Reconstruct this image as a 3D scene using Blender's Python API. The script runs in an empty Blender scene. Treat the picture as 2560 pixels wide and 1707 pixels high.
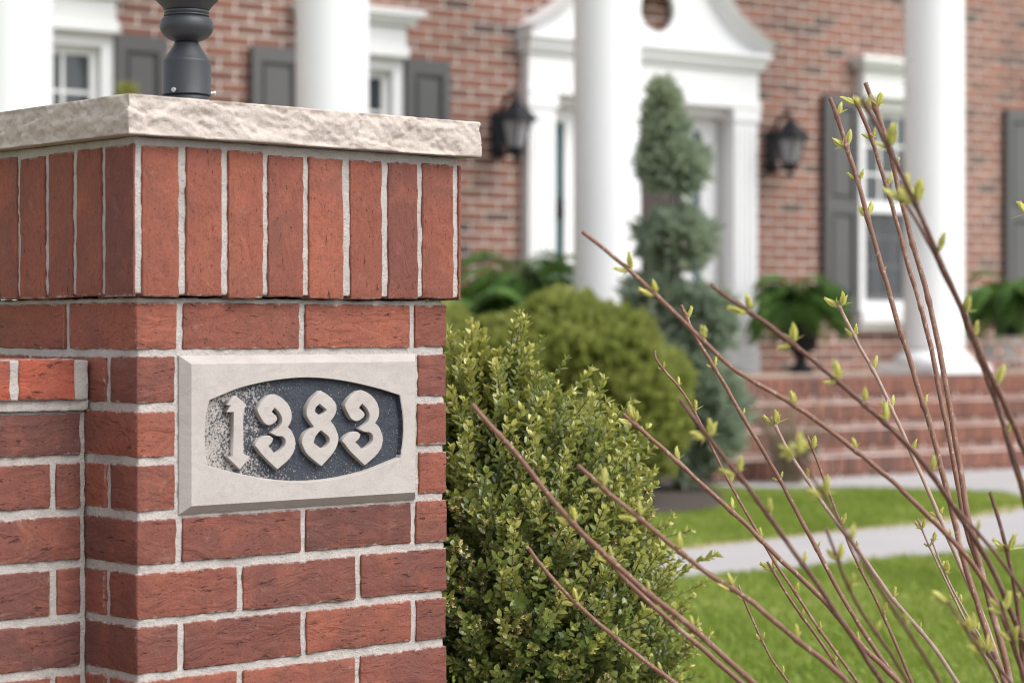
import bpy, bmesh, math, random
from mathutils import Vector, Matrix, Euler, noise
R = math.radians
sc = bpy.context.scene
col = sc.collection

# ---------------------------------------------------------------- camera
CAM = Vector((-1.495, -2.358, 0.80))
YAW, PITCH = R(41.88), R(-0.25)
cam_data = bpy.data.cameras.new('camera')
cam_data.sensor_width = 36.0
cam_data.lens = 78.75
cam_data.clip_start, cam_data.clip_end = 0.05, 2000
cam_data.dof.use_dof = True
cam_data.dof.focus_distance = 3.03
cam_data.dof.aperture_fstop = 4.8
cam_data.dof.aperture_blades = 9
cam = bpy.data.objects.new('camera', cam_data)
cam.location = CAM
cam.rotation_euler = (R(90) + PITCH, 0, -YAW)
col.objects.link(cam)
sc.camera = cam

# ---------------------------------------------------------------- light
SUN_DIR = Vector((0.22, -0.80, 0.95)).normalized()      # towards the veiled sun
world = bpy.data.worlds.new('World')
sc.world = world
world.use_nodes = True
wn = world.node_tree
wn.nodes.clear()
sky = wn.nodes.new('ShaderNodeTexSky')
sky.sky_type = 'NISHITA'
sky.sun_disc = False
sky.sun_elevation = math.asin(SUN_DIR.z)
sky.sun_rotation = math.atan2(SUN_DIR.x, SUN_DIR.y)
sky.air_density, sky.dust_density, sky.ozone_density = 1.0, 1.6, 1.5
hsv = wn.nodes.new('ShaderNodeHueSaturation')
hsv.inputs['Saturation'].default_value = 0.26             # cloud cover: a pale, nearly neutral sky
bg = wn.nodes.new('ShaderNodeBackground')
bg.inputs['Strength'].default_value = 0.135
wo = wn.nodes.new('ShaderNodeOutputWorld')
wn.links.new(sky.outputs[0], hsv.inputs['Color'])
wn.links.new(hsv.outputs[0], bg.inputs['Color'])
wn.links.new(bg.outputs[0], wo.inputs['Surface'])
sun_data = bpy.data.lights.new('sun', 'SUN')
sun_data.energy = 1.5
sun_data.angle = R(42)
sun_data.color = (1.0, 0.975, 0.945)
sun = bpy.data.objects.new('sun', sun_data)
sun.rotation_euler = (-SUN_DIR).to_track_quat('-Z', 'Y').to_euler()
sun.location = (0, -6, 9)
col.objects.link(sun)
sc.view_settings.view_transform = 'Standard'
sc.view_settings.look = 'None'
sc.view_settings.gamma = 1.0
sc.view_settings.use_curve_mapping = False
sc.view_settings.exposure = 1.10
sc.render.engine = 'CYCLES'
sc.cycles.use_denoising = True
sc.cycles.pixel_filter_type = 'BLACKMAN_HARRIS'
sc.cycles.filter_width = 1.05
sc.cycles.max_bounces = 8
sc.cycles.transparent_max_bounces = 8

# ---------------------------------------------------------------- helpers
random.seed(11)
def rnd(a, b): return random.uniform(a, b)

def tag(o, label=None, cat=None, group=None, kind=None):
    if label: o['label'] = label
    if cat: o['category'] = cat
    if group: o['group'] = group
    if kind: o['kind'] = kind
    return o

def empty(name, loc=(0, 0, 0), rz=0.0):
    o = bpy.data.objects.new(name, None)
    o.empty_display_size = 0.1
    o.location = loc
    o.rotation_euler = (0, 0, rz)
    col.objects.link(o)
    return o

def link(name, me, parent=None, loc=(0, 0, 0), rot=(0, 0, 0), scl=(1, 1, 1)):
    o = bpy.data.objects.new(name, me)
    o.location, o.rotation_euler, o.scale = loc, rot, scl
    if parent: o.parent = parent
    col.objects.link(o)
    return o

class MB:
    """collects verts and faces, builds one mesh"""
    def __init__(s): s.v, s.f, s.m, s.a = [], [], [], []
    def add(s, vs, fs, mi=0, a=0.0):
        b = len(s.v)
        s.v += [tuple(x) for x in vs]
        s.f += [tuple(b + i for i in f) for f in fs]
        s.m += [mi] * len(fs)
        s.a += [a] * len(vs)
    def box(s, x0, x1, y0, y1, z0, z1, mi=0):
        s.add([(x0, y0, z0), (x1, y0, z0), (x1, y1, z0), (x0, y1, z0), (x0, y0, z1), (x1, y0, z1), (x1, y1, z1), (x0, y1, z1)],
              [(0, 3, 2, 1), (4, 5, 6, 7), (0, 1, 5, 4), (1, 2, 6, 5), (2, 3, 7, 6), (3, 0, 4, 7)], mi)
    def lathe(s, prof, n=32, c=(0, 0, 0), mi=0, a=0.0, caps=True):
        vs = [(c[0] + r * math.cos(2 * math.pi * i / n), c[1] + r * math.sin(2 * math.pi * i / n), c[2] + z) for r, z in prof for i in range(n)]
        fs = [(k * n + i, k * n + (i + 1) % n, (k + 1) * n + (i + 1) % n, (k + 1) * n + i) for k in range(len(prof) - 1) for i in range(n)]
        if caps:
            fs.append(tuple(range(n - 1, -1, -1)))
            fs.append(tuple((len(prof) - 1) * n + i for i in range(n)))
        s.add(vs, fs, mi, a)
    def tube(s, pts, rad, n=8, mi=0, a=0.0):
        pts = [Vector(p) for p in pts]
        vs, fs = [], []
        up = Vector((0.3, 0.2, 1)).normalized()
        t0 = (pts[1] - pts[0]).normalized()
        x = t0.cross(up).normalized()
        for i, p in enumerate(pts):
            t = (pts[min(i + 1, len(pts) - 1)] - pts[max(i - 1, 0)]).normalized()
            x = (x - t * x.dot(t)).normalized()
            y = t.cross(x)
            r = rad[i] if isinstance(rad, (list, tuple)) else rad
            vs += [p + (x * math.cos(2 * math.pi * k / n) + y * math.sin(2 * math.pi * k / n)) * r for k in range(n)]
        for i in range(len(pts) - 1):
            fs += [(i * n + k, i * n + (k + 1) % n, (i + 1) * n + (k + 1) % n, (i + 1) * n + k) for k in range(n)]
        fs.append(tuple(range(n - 1, -1, -1)))
        fs.append(tuple((len(pts) - 1) * n + k for k in range(n)))
        s.add(vs, fs, mi, a)
    def mesh(s, name, mats, smooth=False, attr=False):
        me = bpy.data.meshes.new(name)
        me.from_pydata(s.v, [], s.f)
        for m in (mats if isinstance(mats, (list, tuple)) else [mats]): me.materials.append(m)
        me.polygons.foreach_set('material_index', s.m)
        if smooth: me.polygons.foreach_set('use_smooth', [True] * len(s.f))
        if attr:
            at = me.attributes.new('age', 'FLOAT', 'POINT')
            at.data.foreach_set('value', s.a)
        me.update()
        return me
    def obj(s, name, mats, parent=None, smooth=False, attr=False, **k):
        return link(name, s.mesh(name, mats, smooth, attr), parent, **k)

def bevel_mesh(me, w, seg=2, ang=30):
    bm = bmesh.new(); bm.from_mesh(me)
    es = [e for e in bm.edges if len(e.link_faces) == 2 and e.calc_face_angle(0) > R(ang)]
    bmesh.ops.bevel(bm, geom=es, offset=w, segments=seg, profile=0.6, affect='EDGES', clamp_overlap=True)
    bm.to_mesh(me); bm.free()
    return me

# ---------------------------------------------------------------- materials
class NT:
    def __init__(s, name):
        s.mat = bpy.data.materials.new(name)
        s.mat.use_nodes = True
        s.t = s.mat.node_tree
        s.t.nodes.clear()
        s.out = s.t.nodes.new('ShaderNodeOutputMaterial')
    def n(s, typ, ins=None, **props):
        nd = s.t.nodes.new('ShaderNode' + typ)
        for k, v in props.items(): setattr(nd, k, v)
        for k, v in (ins or {}).items():
            sk = nd.inputs[k]
            if isinstance(v, bpy.types.NodeSocket): s.t.links.new(v, sk)
            else: sk.default_value = v
        return nd
    def pos(s, scale=(1, 1, 1), world=True):
        if world: c = s.n('NewGeometry').outputs['Position']
        else: c = s.n('TexCoord').outputs['Object']
        return s.n('Mapping', {'Vector': c, 'Scale': scale}).outputs[0]
    def noise(s, vec, scale, detail=4, rough=0.55, dist=0.0):
        return s.n('TexNoise', {'Vector': vec, 'Scale': scale, 'Detail': detail, 'Roughness': rough, 'Distortion': dist}).outputs['Fac']
    def ramp(s, fac, stops, interp='LINEAR'):
        nd = s.n('ValToRGB', {'Fac': fac})
        cr = nd.color_ramp
        cr.interpolation = interp
        while len(cr.elements) < len(stops): cr.elements.new(0.5)
        for e, (p, c) in zip(cr.elements, stops):
            e.position = p
            e.color = (c, c, c, 1) if isinstance(c, (int, float)) else (*c, 1)
        return nd.outputs[0]
    def mix(s, fac, a, b, mode='MIX'):
        nd = s.n('Mix', data_type='RGBA', blend_type=mode)
        for i, v in ((0, fac), (6, a), (7, b)):
            if isinstance(v, bpy.types.NodeSocket): s.t.links.new(v, nd.inputs[i])
            else: nd.inputs[i].default_value = v if i == 0 else (*v, 1)
        return nd.outputs[2]
    def math(s, op, a, b=0.0, clamp=False):
        nd = s.n('Math', operation=op, use_clamp=clamp)
        for i, v in ((0, a), (1, b)):
            if isinstance(v, bpy.types.NodeSocket): s.t.links.new(v, nd.inputs[i])
            else: nd.inputs[i].default_value = v
        return nd.outputs[0]
    def bump(s, h, strength, dist, normal=None):
        ins = {'Height': h, 'Strength': strength, 'Distance': dist}
        if normal is not None: ins['Normal'] = normal
        return s.n('Bump', ins).outputs[0]
    def bsdf(s, color, rough=0.7, normal=None, metal=0.0, spec=0.5, **kw):
        ins = {'Base Color': color if isinstance(color, bpy.types.NodeSocket) else (*color, 1), 'Roughness': rough, 'Metallic': metal, 'Specular IOR Level': spec}
        ins.update(kw)
        if normal is not None: ins['Normal'] = normal
        return s.n('BsdfPrincipled', ins).outputs[0]
    def done(s, sh):
        s.t.links.new(sh, s.out.inputs['Surface'])
        return s.mat

def m_plain(name, color, rough=0.6, var=0.08, scale=6.0, bump=0.0, bscale=60, metal=0.0, spec=0.5):
    t = NT(name)
    p = t.pos()
    f = t.noise(p, scale, 5)
    c = t.mix(f, tuple(x * (1 - var) for x in color), tuple(min(1, x * (1 + var)) for x in color))
    nm = t.bump(t.noise(p, bscale, 4), bump, 0.004) if bump else None
    return t.done(t.bsdf(c, rough, nm, metal, spec))

def m_brick(name, vert=False):
    """near pier brick: clay tone set brick by brick (object colour), smeared folds, slits, sandy grain"""
    t = NT(name)
    oi = t.n('ObjectInfo')
    base, obr = oi.outputs['Color'], oi.outputs['Random']
    g = t.n('NewGeometry').outputs['Position']
    shift = t.n('CombineXYZ', {'X': t.math('MULTIPLY', obr, 7.0), 'Y': t.math('MULTIPLY', obr, 3.0), 'Z': t.math('MULTIPLY', obr, 5.0)}).outputs[0]
    pv = t.n('VectorMath', {0: g, 1: shift}, operation='ADD').outputs[0]
    def sc_(v): return t.n('Mapping', {'Vector': pv, 'Scale': v}).outputs[0]
    p = sc_((1, 1, 1))
    st = sc_((1, 1, 4.2)) if not vert else sc_((4.2, 4.2, 1))
    st2 = sc_((1, 1, 2.4)) if not vert else sc_((2.4, 2.4, 1))
    flash = t.ramp(t.noise(p, 10, 4, 0.6, 0.5), [(0.45, 0), (0.66, 1)])
    c = t.mix(t.math('MULTIPLY', flash, 0.7), base, t.mix(0.68, base, (0.115, 0.055, 0.046)))
    hot = t.ramp(t.noise(p, 17, 5, 0.65), [(0.50, 0), (0.72, 1)])
    c = t.mix(t.math('MULTIPLY', hot, 0.55), c, t.mix(0.5, base, (0.44, 0.14, 0.075)))
    mott = t.noise(p, 120, 4, 0.72)
    c = t.mix(t.ramp(mott, [(0.28, 0.55), (0.48, 0)]), c, (0.105, 0.042, 0.036))
    grain = t.noise(p, 430, 3, 0.75)
    c = t.mix(t.ramp(grain, [(0.3, 0.5), (0.48, 0)]), c, (0.085, 0.03, 0.024))
    c = t.mix(t.ramp(grain, [(0.58, 0), (0.8, 0.3)]), c, (0.50, 0.24, 0.17))
    slit = t.ramp(t.noise(st, 30, 4, 0.6, 0.35), [(0.292, 1), (0.352, 0)] if not vert else [(0.272, 1), (0.332, 0)])
    pits = t.ramp(t.noise(st2, 150, 2, 0.5), [(0.26, 1), (0.32, 0)])
    dark = t.math('MAXIMUM', slit, t.math('MULTIPLY', pits, 0.75))
    c = t.mix(t.math('MULTIPLY', dark, 0.72), c, (0.055, 0.02, 0.02))
    lime = t.ramp(t.noise(p, 38, 5, 0.75), [(0.60, 0), (0.78, 1)])
    c = t.mix(t.math('MULTIPLY', lime, 0.16), c, (0.50, 0.42, 0.37))
    fleck = t.ramp(t.noise(p, 800, 2), [(0.73, 0), (0.80, 1)])
    c = t.mix(t.math('MULTIPLY', fleck, 0.22), c, (0.55, 0.48, 0.42))
    fold = t.noise(st2, 17, 3, 0.55, 1.3)
    h = t.math('SUBTRACT', t.math('ADD', fold, t.math('ADD', t.math('MULTIPLY', grain, 0.10), t.math('MULTIPLY', mott, 0.16))), t.math('MULTIPLY', dark, 0.5))
    nm = t.bump(h, 0.85, 0.0048)
    # mortar dragged over the arrises when the joints were struck
    gen = t.n('SeparateXYZ', {'Vector': t.n('TexCoord').outputs['Generated']})
    nrm = t.n('SeparateXYZ', {'Vector': t.n('NewGeometry').outputs['True Normal']})
    def edge(ax, k):
        q = gen.outputs[ax]
        return t.math('MULTIPLY', t.math('MINIMUM', q, t.math('SUBTRACT', 1.0, q)), k)
    def off(ax): return t.math('MULTIPLY', t.math('SUBTRACT', 1.0, t.math('ABSOLUTE', nrm.outputs[ax])), 0.2)
    kx, kz = (0.054, 0.185) if vert else (0.17, 0.056)
    e = t.math('MINIMUM', t.math('MINIMUM', t.math('ADD', edge('X', kx), off('Y')), t.math('ADD', edge('Y', 0.09), off('X'))), edge('Z', kz))
    e = t.math('ADD', e, t.math('MULTIPLY', t.math('SUBTRACT', t.noise(p, 85, 6, 0.75), 0.42), 0.016))
    smear = t.ramp(e, [(0.0, 1), (0.0012, 0.8), (0.0022, 0)])
    c = t.mix(t.math('MULTIPLY', smear, 0.85), c, t.mix(grain, (0.36, 0.32, 0.29), (0.58, 0.54, 0.50)))
    return t.done(t.bsdf(c, 0.88, nm, 0, 0.3))

def m_mortar(name, color=(0.455, 0.415, 0.385)):
    t = NT(name)
    p = t.pos()
    f = t.noise(p, 30, 6, 0.7)
    c = t.mix(f, tuple(x * 0.72 for x in color), tuple(min(1, x * 1.25) for x in color))
    sp = t.ramp(t.noise(p, 420, 3, 0.7), [(0.30, 1), (0.42, 0)])
    c = t.mix(t.math('MULTIPLY', sp, 0.6), c, (0.15, 0.13, 0.115))
    grime = t.ramp(t.noise(p, 9, 4, 0.65), [(0.48, 0), (0.72, 1)])
    c = t.mix(t.math('MULTIPLY', grime, 0.35), c, tuple(x * 0.5 for x in color))
    wh = t.ramp(t.noise(p, 380, 2), [(0.64, 0), (0.74, 1)])
    c = t.mix(t.math('MULTIPLY', wh, 0.35), c, (0.66, 0.63, 0.59))
    h = t.math('ADD', t.noise(p, 260, 4, 0.7), t.math('MULTIPLY', t.noise(p, 60, 3), 1.2))
    return t.done(t.bsdf(c, 0.95, t.bump(h, 0.9, 0.003), 0, 0.2))

def m_limestone(name, color, rough_bump=0.5, tint=(0.40, 0.33, 0.28)):
    t = NT(name)
    p = t.pos()
    c = t.mix(t.noise(p, 14, 6, 0.65), tuple(x * 0.83 for x in color), tuple(min(1, x * 1.13) for x in color))
    vein = t.ramp(t.noise(t.pos((1, 1, 1.6)), 30, 6, 0.68, 1.2), [(0.46, 0), (0.66, 1)])
    c = t.mix(t.math('MULTIPLY', vein, 0.6), c, tint)
    g = t.noise(p, 700, 3, 0.7)
    c = t.mix(t.ramp(g, [(0.25, 0.45), (0.42, 0)]), c, tuple(x * 0.5 for x in color))
    h = t.math('ADD', t.math('MULTIPLY', t.noise(p, 120, 5, 0.7), 1.0), t.math('MULTIPLY', g, 0.35))
    return t.done(t.bsdf(c, 0.9, t.bump(h, rough_bump, 0.003), 0, 0.25))

def m_recess(name):
    """dark paint over stone, worn to bare grains, most at the left end"""
    t = NT(name)
    p = t.pos()
    sx = t.n('SeparateXYZ', {'Vector': t.n('NewGeometry').outputs['Position']})
    wear = t.n('MapRange', {'Value': sx.outputs['X'], 'From Min': 0.10, 'From Max': 0.23, 'To Min': 0.135, 'To Max': -0.075}).outputs[0]
    low = t.n('MapRange', {'Value': sx.outputs['Z'], 'From Min': 0.60, 'From Max': 0.66, 'To Min': 0.05, 'To Max': 0.0}).outputs[0]
    f = t.math('ADD', t.math('ADD', t.math('MULTIPLY', t.noise(p, 340, 3, 0.65), 0.75), t.math('MULTIPLY', t.noise(p, 60, 3), 0.25)), t.math('ADD', wear, low))
    bare = t.ramp(f, [(0.53, 0), (0.63, 1)])
    paint = t.mix(t.noise(p, 45, 4), (0.022, 0.026, 0.036), (0.05, 0.057, 0.075))
    tq = t.ramp(t.noise(p, 430, 2), [(0.66, 0), (0.72, 1)])
    paint = t.mix(t.math('MULTIPLY', tq, 0.55), paint, (0.22, 0.33, 0.33))
    c = t.mix(t.math('MULTIPLY', bare, 0.85), paint, (0.43, 0.385, 0.35))
    h = t.math('ADD', t.noise(p, 300, 4, 0.7), t.math('MULTIPLY', t.noise(p, 90, 3), 1.0))
    return t.done(t.bsdf(c, 0.7, t.bump(h, 0.8, 0.003), 0, 0.35))

def m_house_brick(name):
    t = NT(name)
    a = t.n('ObjectInfo').outputs['Random']
    b = t.n('NewGeometry').outputs['Random Per Island']
    f = t.math('FRACT', t.math('ADD', a, b))
    c = t.ramp(f, [(0.0, (0.215, 0.100, 0.073)), (0.30, (0.255, 0.117, 0.082)), (0.55, (0.19, 0.093, 0.070)), (0.76, (0.155, 0.080, 0.063)), (0.82, (0.085, 0.062, 0.055)), (0.87, (0.22, 0.103, 0.074)), (1.0, (0.29, 0.130, 0.088))])
    p = t.pos()
    c = t.mix(t.ramp(t.noise(p, 40, 4, 0.7), [(0.35, 0.35), (0.6, 0)]), c, (0.10, 0.048, 0.04))
    nm = t.bump(t.noise(p, 90, 4, 0.7), 0.5, 0.004)
    return t.done(t.bsdf(c, 0.88, nm, 0, 0.3))

def m_leaf(name, stops, rough=0.42, trans=0.28, spec=0.5, vein=None, tc=(0.30, 0.42, 0.04)):
    """leaf colour follows the leaf's own age attribute (old dark to young pale)"""
    t = NT(name)
    age = t.n('Attribute', attribute_name='age').outputs['Fac']
    isl = t.n('NewGeometry').outputs['Random Per Island']
    a = t.math('ADD', age, t.math('MULTIPLY', t.math('SUBTRACT', isl, 0.5), 0.16), True)
    c = t.ramp(a, stops)
    c = t.mix(t.noise(t.pos(), 90, 2), c, t.mix(0.5, c, (0.02, 0.03, 0.01), 'MIX')) if vein is None else c
    sh = t.bsdf(c, rough, None, 0, spec)
    tr = t.n('BsdfTranslucent', {'Color': t.mix(0.35, c, tc)}).outputs[0]
    return t.done(t.n('MixShader', {0: trans, 1: sh, 2: tr}).outputs[0])

def m_bark(name, c0, c1, c2):
    t = NT(name)
    p = t.pos()
    c = t.mix(t.noise(p, 55, 4, 0.6), c0, c1)
    len_ = t.ramp(t.noise(t.pos((1, 1, 0.55)), 300, 2), [(0.62, 0), (0.68, 1)])
    c = t.mix(t.math('MULTIPLY', len_, 0.6), c, c2)
    peel = t.ramp(t.noise(p, 24, 3), [(0.58, 0), (0.70, 1)])
    c = t.mix(t.math('MULTIPLY', peel, 0.35), c, c2)
    return t.done(t.bsdf(c, 0.55, t.bump(t.noise(p, 400, 3), 0.4, 0.0015), 0, 0.4))

def m_glass(name, color=(0.018, 0.022, 0.024)):
    t = NT(name)
    p = t.pos()
    c = t.mix(t.noise(p, 2.5, 2), color, tuple(x * 2.6 for x in color))
    nm = t.bump(t.noise(p, 3.0, 2), 0.05, 0.05)
    return t.done(t.bsdf(c, 0.06, nm, 0, 0.5))

def m_concrete(name, color):
    t = NT(name)
    p = t.pos()
    c = t.mix(t.noise(p, 2.2, 6, 0.65), tuple(x * 0.85 for x in color), tuple(x * 1.12 for x in color))
    c = t.mix(t.ramp(t.noise(p, 160, 3, 0.7), [(0.3, 0.3), (0.45, 0)]), c, tuple(x * 0.6 for x in color))
    return t.done(t.bsdf(c, 0.92, t.bump(t.noise(p, 120, 4), 0.4, 0.004), 0, 0.25))

M = {}
M['brick'] = m_brick('clay_brick')
M['soldier'] = m_brick('clay_brick_upright', True)
M['mortar'] = m_mortar('mortar')
M['cap'] = m_limestone('split_limestone', (0.53, 0.46, 0.408), 0.8, (0.36, 0.285, 0.265))
M['plaque'] = m_limestone('cast_stone', (0.415, 0.378, 0.352), 0.28, (0.34, 0.30, 0.275))
M['recess'] = m_recess('worn_dark_paint')
M['post'] = m_plain('grey_powder_coat', (0.019, 0.021, 0.027), 0.5, 0.1, 40, 0.15, 700)
M['steel'] = m_plain('screw_steel', (0.45, 0.45, 0.46), 0.35, 0.1, 90, metal=1.0)
M['white'] = m_plain('white_paint', (0.69, 0.69, 0.70), 0.45, 0.02, 3, 0.06, 30)
M['trim'] = m_plain('white_trim_paint', (0.66, 0.66, 0.66), 0.5, 0.03, 4, 0.08, 30)
M['shutter'] = m_plain('grey_shutter_paint', (0.076, 0.074, 0.075), 0.5, 0.06, 5, 0.1, 40)
M['hbrick'] = m_house_brick('house_brick')
M['hmortar'] = m_mortar('house_mortar', (0.72, 0.64, 0.585))
M['glass'] = m_glass('window_glass')
M['teal'] = m_glass('teal_glass', (0.012, 0.045, 0.05))
M['door'] = m_plain('dark_door', (0.045, 0.028, 0.028), 0.4, 0.15, 8)
M['iron'] = m_plain('black_iron', (0.008, 0.009, 0.012), 0.6, 0.2, 30, spec=0.3)
M['frost'] = m_plain('frosted_glass', (0.27, 0.26, 0.28), 0.25, 0.1, 10)
M['concrete'] = m_concrete('path_concrete', (0.355, 0.335, 0.335))
M['asphalt'] = m_concrete('unseen_asphalt', (0.085, 0.082, 0.08))
M['stone'] = m_concrete('porch_stone', (0.42, 0.34, 0.27))
M['mulch'] = m_plain('dark_mulch', (0.055, 0.040, 0.032), 0.95, 0.5, 60, 0.8, 50)
M['bed'] = m_plain('bark_bed', (0.16, 0.115, 0.09), 0.95, 0.4, 40, 0.8, 60)
M['soil'] = m_plain('bare_soil_edge', (0.42, 0.31, 0.23), 0.95, 0.3, 20, 0.5, 60)
M['turf'] = m_plain('turf_ground', (0.17, 0.225, 0.045), 0.95, 0.45, 3, 0.5, 60)
M['grass'] = m_leaf('grass_blade', [(0.0, (0.20, 0.28, 0.040)), (0.6, (0.33, 0.42, 0.07)), (1.0, (0.46, 0.49, 0.16))], 0.6, 0.4, 0.3, None, (0.34, 0.42, 0.06))
M['box'] = m_leaf('boxwood_leaf', [(0.0, (0.055, 0.100, 0.032)), (0.35, (0.165, 0.225, 0.058)), (0.7, (0.44, 0.46, 0.11)), (1.0, (0.76, 0.70, 0.22))], 0.30, 0.34, 0.7, None, (0.45, 0.50, 0.07))
M['boxflower'] = m_plain('boxwood_flower', (0.55, 0.43, 0.19), 0.7, 0.2, 60)
M['boxstem'] = m_plain('boxwood_stem', (0.15, 0.13, 0.055), 0.7, 0.3, 80)
M['globe'] = m_leaf('golden_shrub_leaf', [(0.0, (0.22, 0.255, 0.062)), (0.6, (0.38, 0.40, 0.105)), (1.0, (0.52, 0.51, 0.18))], 0.6, 0.45, 0.25, None, (0.36, 0.46, 0.09))
M['juniper'] = m_leaf('juniper_needle', [(0.0, (0.24, 0.30, 0.22)), (0.5, (0.40, 0.47, 0.36)), (1.0, (0.50, 0.55, 0.38))], 0.6, 0.45, 0.25, None, (0.20, 0.28, 0.14))
M['fern'] = m_leaf('fern_frond', [(0.0, (0.045, 0.12, 0.03)), (0.5, (0.12, 0.25, 0.055)), (1.0, (0.24, 0.38, 0.10))], 0.5, 0.25, 0.35)
M['dry'] = m_leaf('dry_stalk', [(0.0, (0.26, 0.19, 0.13)), (1.0, (0.42, 0.33, 0.24))], 0.8, 0.2, 0.2)
M['bud'] = m_leaf('young_bud', [(0.0, (0.44, 0.45, 0.19)), (0.5, (0.62, 0.61, 0.21)), (1.0, (0.76, 0.70, 0.17))], 0.5, 0.4, 0.4, 1, (0.75, 0.72, 0.14))
M['bark_m'] = m_bark('red_brown_bark', (0.13, 0.056, 0.036), (0.26, 0.135, 0.088), (0.52, 0.40, 0.32))
M['bark_d'] = m_bark('dark_red_bark', (0.085, 0.034, 0.026), (0.165, 0.078, 0.052), (0.36, 0.26, 0.20))
M['bark_p'] = m_bark('pale_bark', (0.25, 0.145, 0.105), (0.42, 0.31, 0.25), (0.55, 0.47, 0.40))
M['trunk'] = m_plain('conifer_trunk', (0.10, 0.065, 0.045), 0.9, 0.3, 40, 0.5, 80)
t_ = NT('insect_screen')
M['screen'] = t_.done(t_.n('MixShader', {0: 0.5, 1: t_.n('BsdfTransparent').outputs[0], 2: t_.bsdf((0.09, 0.094, 0.10), 0.8)}).outputs[0])
M['white_iron'] = m_plain('white_iron', (0.62, 0.62, 0.64), 0.5, 0.05, 20)
DIGITS = [
  [[(0.1388, 0.7186), (0.1546, 0.7072), (0.1496, 0.6991), (0.15, 0.6447), (0.1599, 0.641), (0.145, 0.6255), (0.1264, 0.6424), (0.1355, 0.6416), (0.1359, 0.6987), (0.1249, 0.6989), (0.1317, 0.7074), (0.1249, 0.7079)]],
  [[(0.196, 0.7204), (0.2103, 0.715), (0.2216, 0.7051), (0.2263, 0.6933), (0.2247, 0.6837), (0.2192, 0.677), (0.2261, 0.6716), (0.2324, 0.6578), (0.23, 0.6458), (0.2221, 0.6357), (0.2034, 0.6234), (0.1917, 0.6328), (0.179, 0.6437), (0.1723, 0.6518), (0.168, 0.6556), (0.1742, 0.6613), (0.1829, 0.6658), (0.1907, 0.6668), (0.196, 0.663), (0.1948, 0.6582), (0.1878, 0.6534), (0.1936, 0.6487), (0.1991, 0.6424), (0.2093, 0.6465), (0.2168, 0.6535), (0.2168, 0.6615), (0.2113, 0.666), (0.2034, 0.6659), (0.1936, 0.6707), (0.2034, 0.6739), (0.2103, 0.6801), (0.2117, 0.6881), (0.2074, 0.6962), (0.1991, 0.7031), (0.1937, 0.6973), (0.2025, 0.6902), (0.2025, 0.6864), (0.1966, 0.6821), (0.1894, 0.68), (0.1824, 0.6837), (0.1785, 0.6892), (0.1742, 0.6954), (0.1723, 0.7018), (0.182, 0.7127)]],
  [[(0.2732, 0.7225), (0.2874, 0.7154), (0.298, 0.7054), (0.2986, 0.6956), (0.2935, 0.6876), (0.2884, 0.6828), (0.2955, 0.6761), (0.3017, 0.6629), (0.3013, 0.6547), (0.2955, 0.6435), (0.2853, 0.6341), (0.2741, 0.6248), (0.261, 0.6334), (0.25, 0.6419), (0.245, 0.6501), (0.242, 0.6583), (0.248, 0.6678), (0.255, 0.6724), (0.2631, 0.6762), (0.255, 0.6837), (0.25, 0.6919), (0.251, 0.7016), (0.256, 0.7095), (0.2631, 0.7159)], [(0.2711, 0.7063), (0.2833, 0.6984), (0.2813, 0.6944), (0.2715, 0.6894), (0.2631, 0.6956), (0.2641, 0.7013)], [(0.2732, 0.6719), (0.2874, 0.6625), (0.2884, 0.6551), (0.2823, 0.6488), (0.2742, 0.6462), (0.261, 0.6552), (0.2631, 0.6624), (0.2671, 0.6672)]],
  [[(0.3381, 0.7232), (0.3534, 0.7176), (0.3654, 0.7075), (0.3704, 0.6952), (0.3687, 0.6853), (0.3628, 0.6784), (0.3702, 0.6728), (0.377, 0.6585), (0.3744, 0.6462), (0.366, 0.6357), (0.346, 0.623), (0.3335, 0.6328), (0.32, 0.6439), (0.3128, 0.6524), (0.3082, 0.6563), (0.3148, 0.6621), (0.3241, 0.6668), (0.3325, 0.6678), (0.3381, 0.6639), (0.3368, 0.659), (0.3293, 0.654), (0.3356, 0.6491), (0.3414, 0.6427), (0.3523, 0.6469), (0.3603, 0.6541), (0.3603, 0.6624), (0.3544, 0.667), (0.346, 0.6669), (0.3356, 0.6719), (0.346, 0.6752), (0.3534, 0.6816), (0.3548, 0.6898), (0.3502, 0.6982), (0.3414, 0.7053), (0.3356, 0.6993), (0.345, 0.692), (0.345, 0.6881), (0.3387, 0.6836), (0.331, 0.6815), (0.3235, 0.6853), (0.3194, 0.691), (0.3149, 0.6974), (0.3128, 0.704), (0.3231, 0.7152)]],
]
RECESS = [(0.0982, 0.7144), (0.1359, 0.727), (0.1742, 0.735), (0.2133, 0.7396), (0.251, 0.741), (0.2935, 0.7381), (0.3348, 0.7318), (0.3768, 0.7228), (0.4067, 0.7148), (0.4114, 0.6913), (0.4127, 0.6695), (0.4114, 0.6494), (0.4077, 0.6298), (0.3662, 0.6178), (0.3243, 0.6096), (0.2833, 0.6052), (0.237, 0.6048), (0.1936, 0.6092), (0.1549, 0.6166), (0.1226, 0.6245), (0.0963, 0.6311), (0.0922, 0.6476), (0.0911, 0.6725), (0.0926, 0.6943)]
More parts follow.
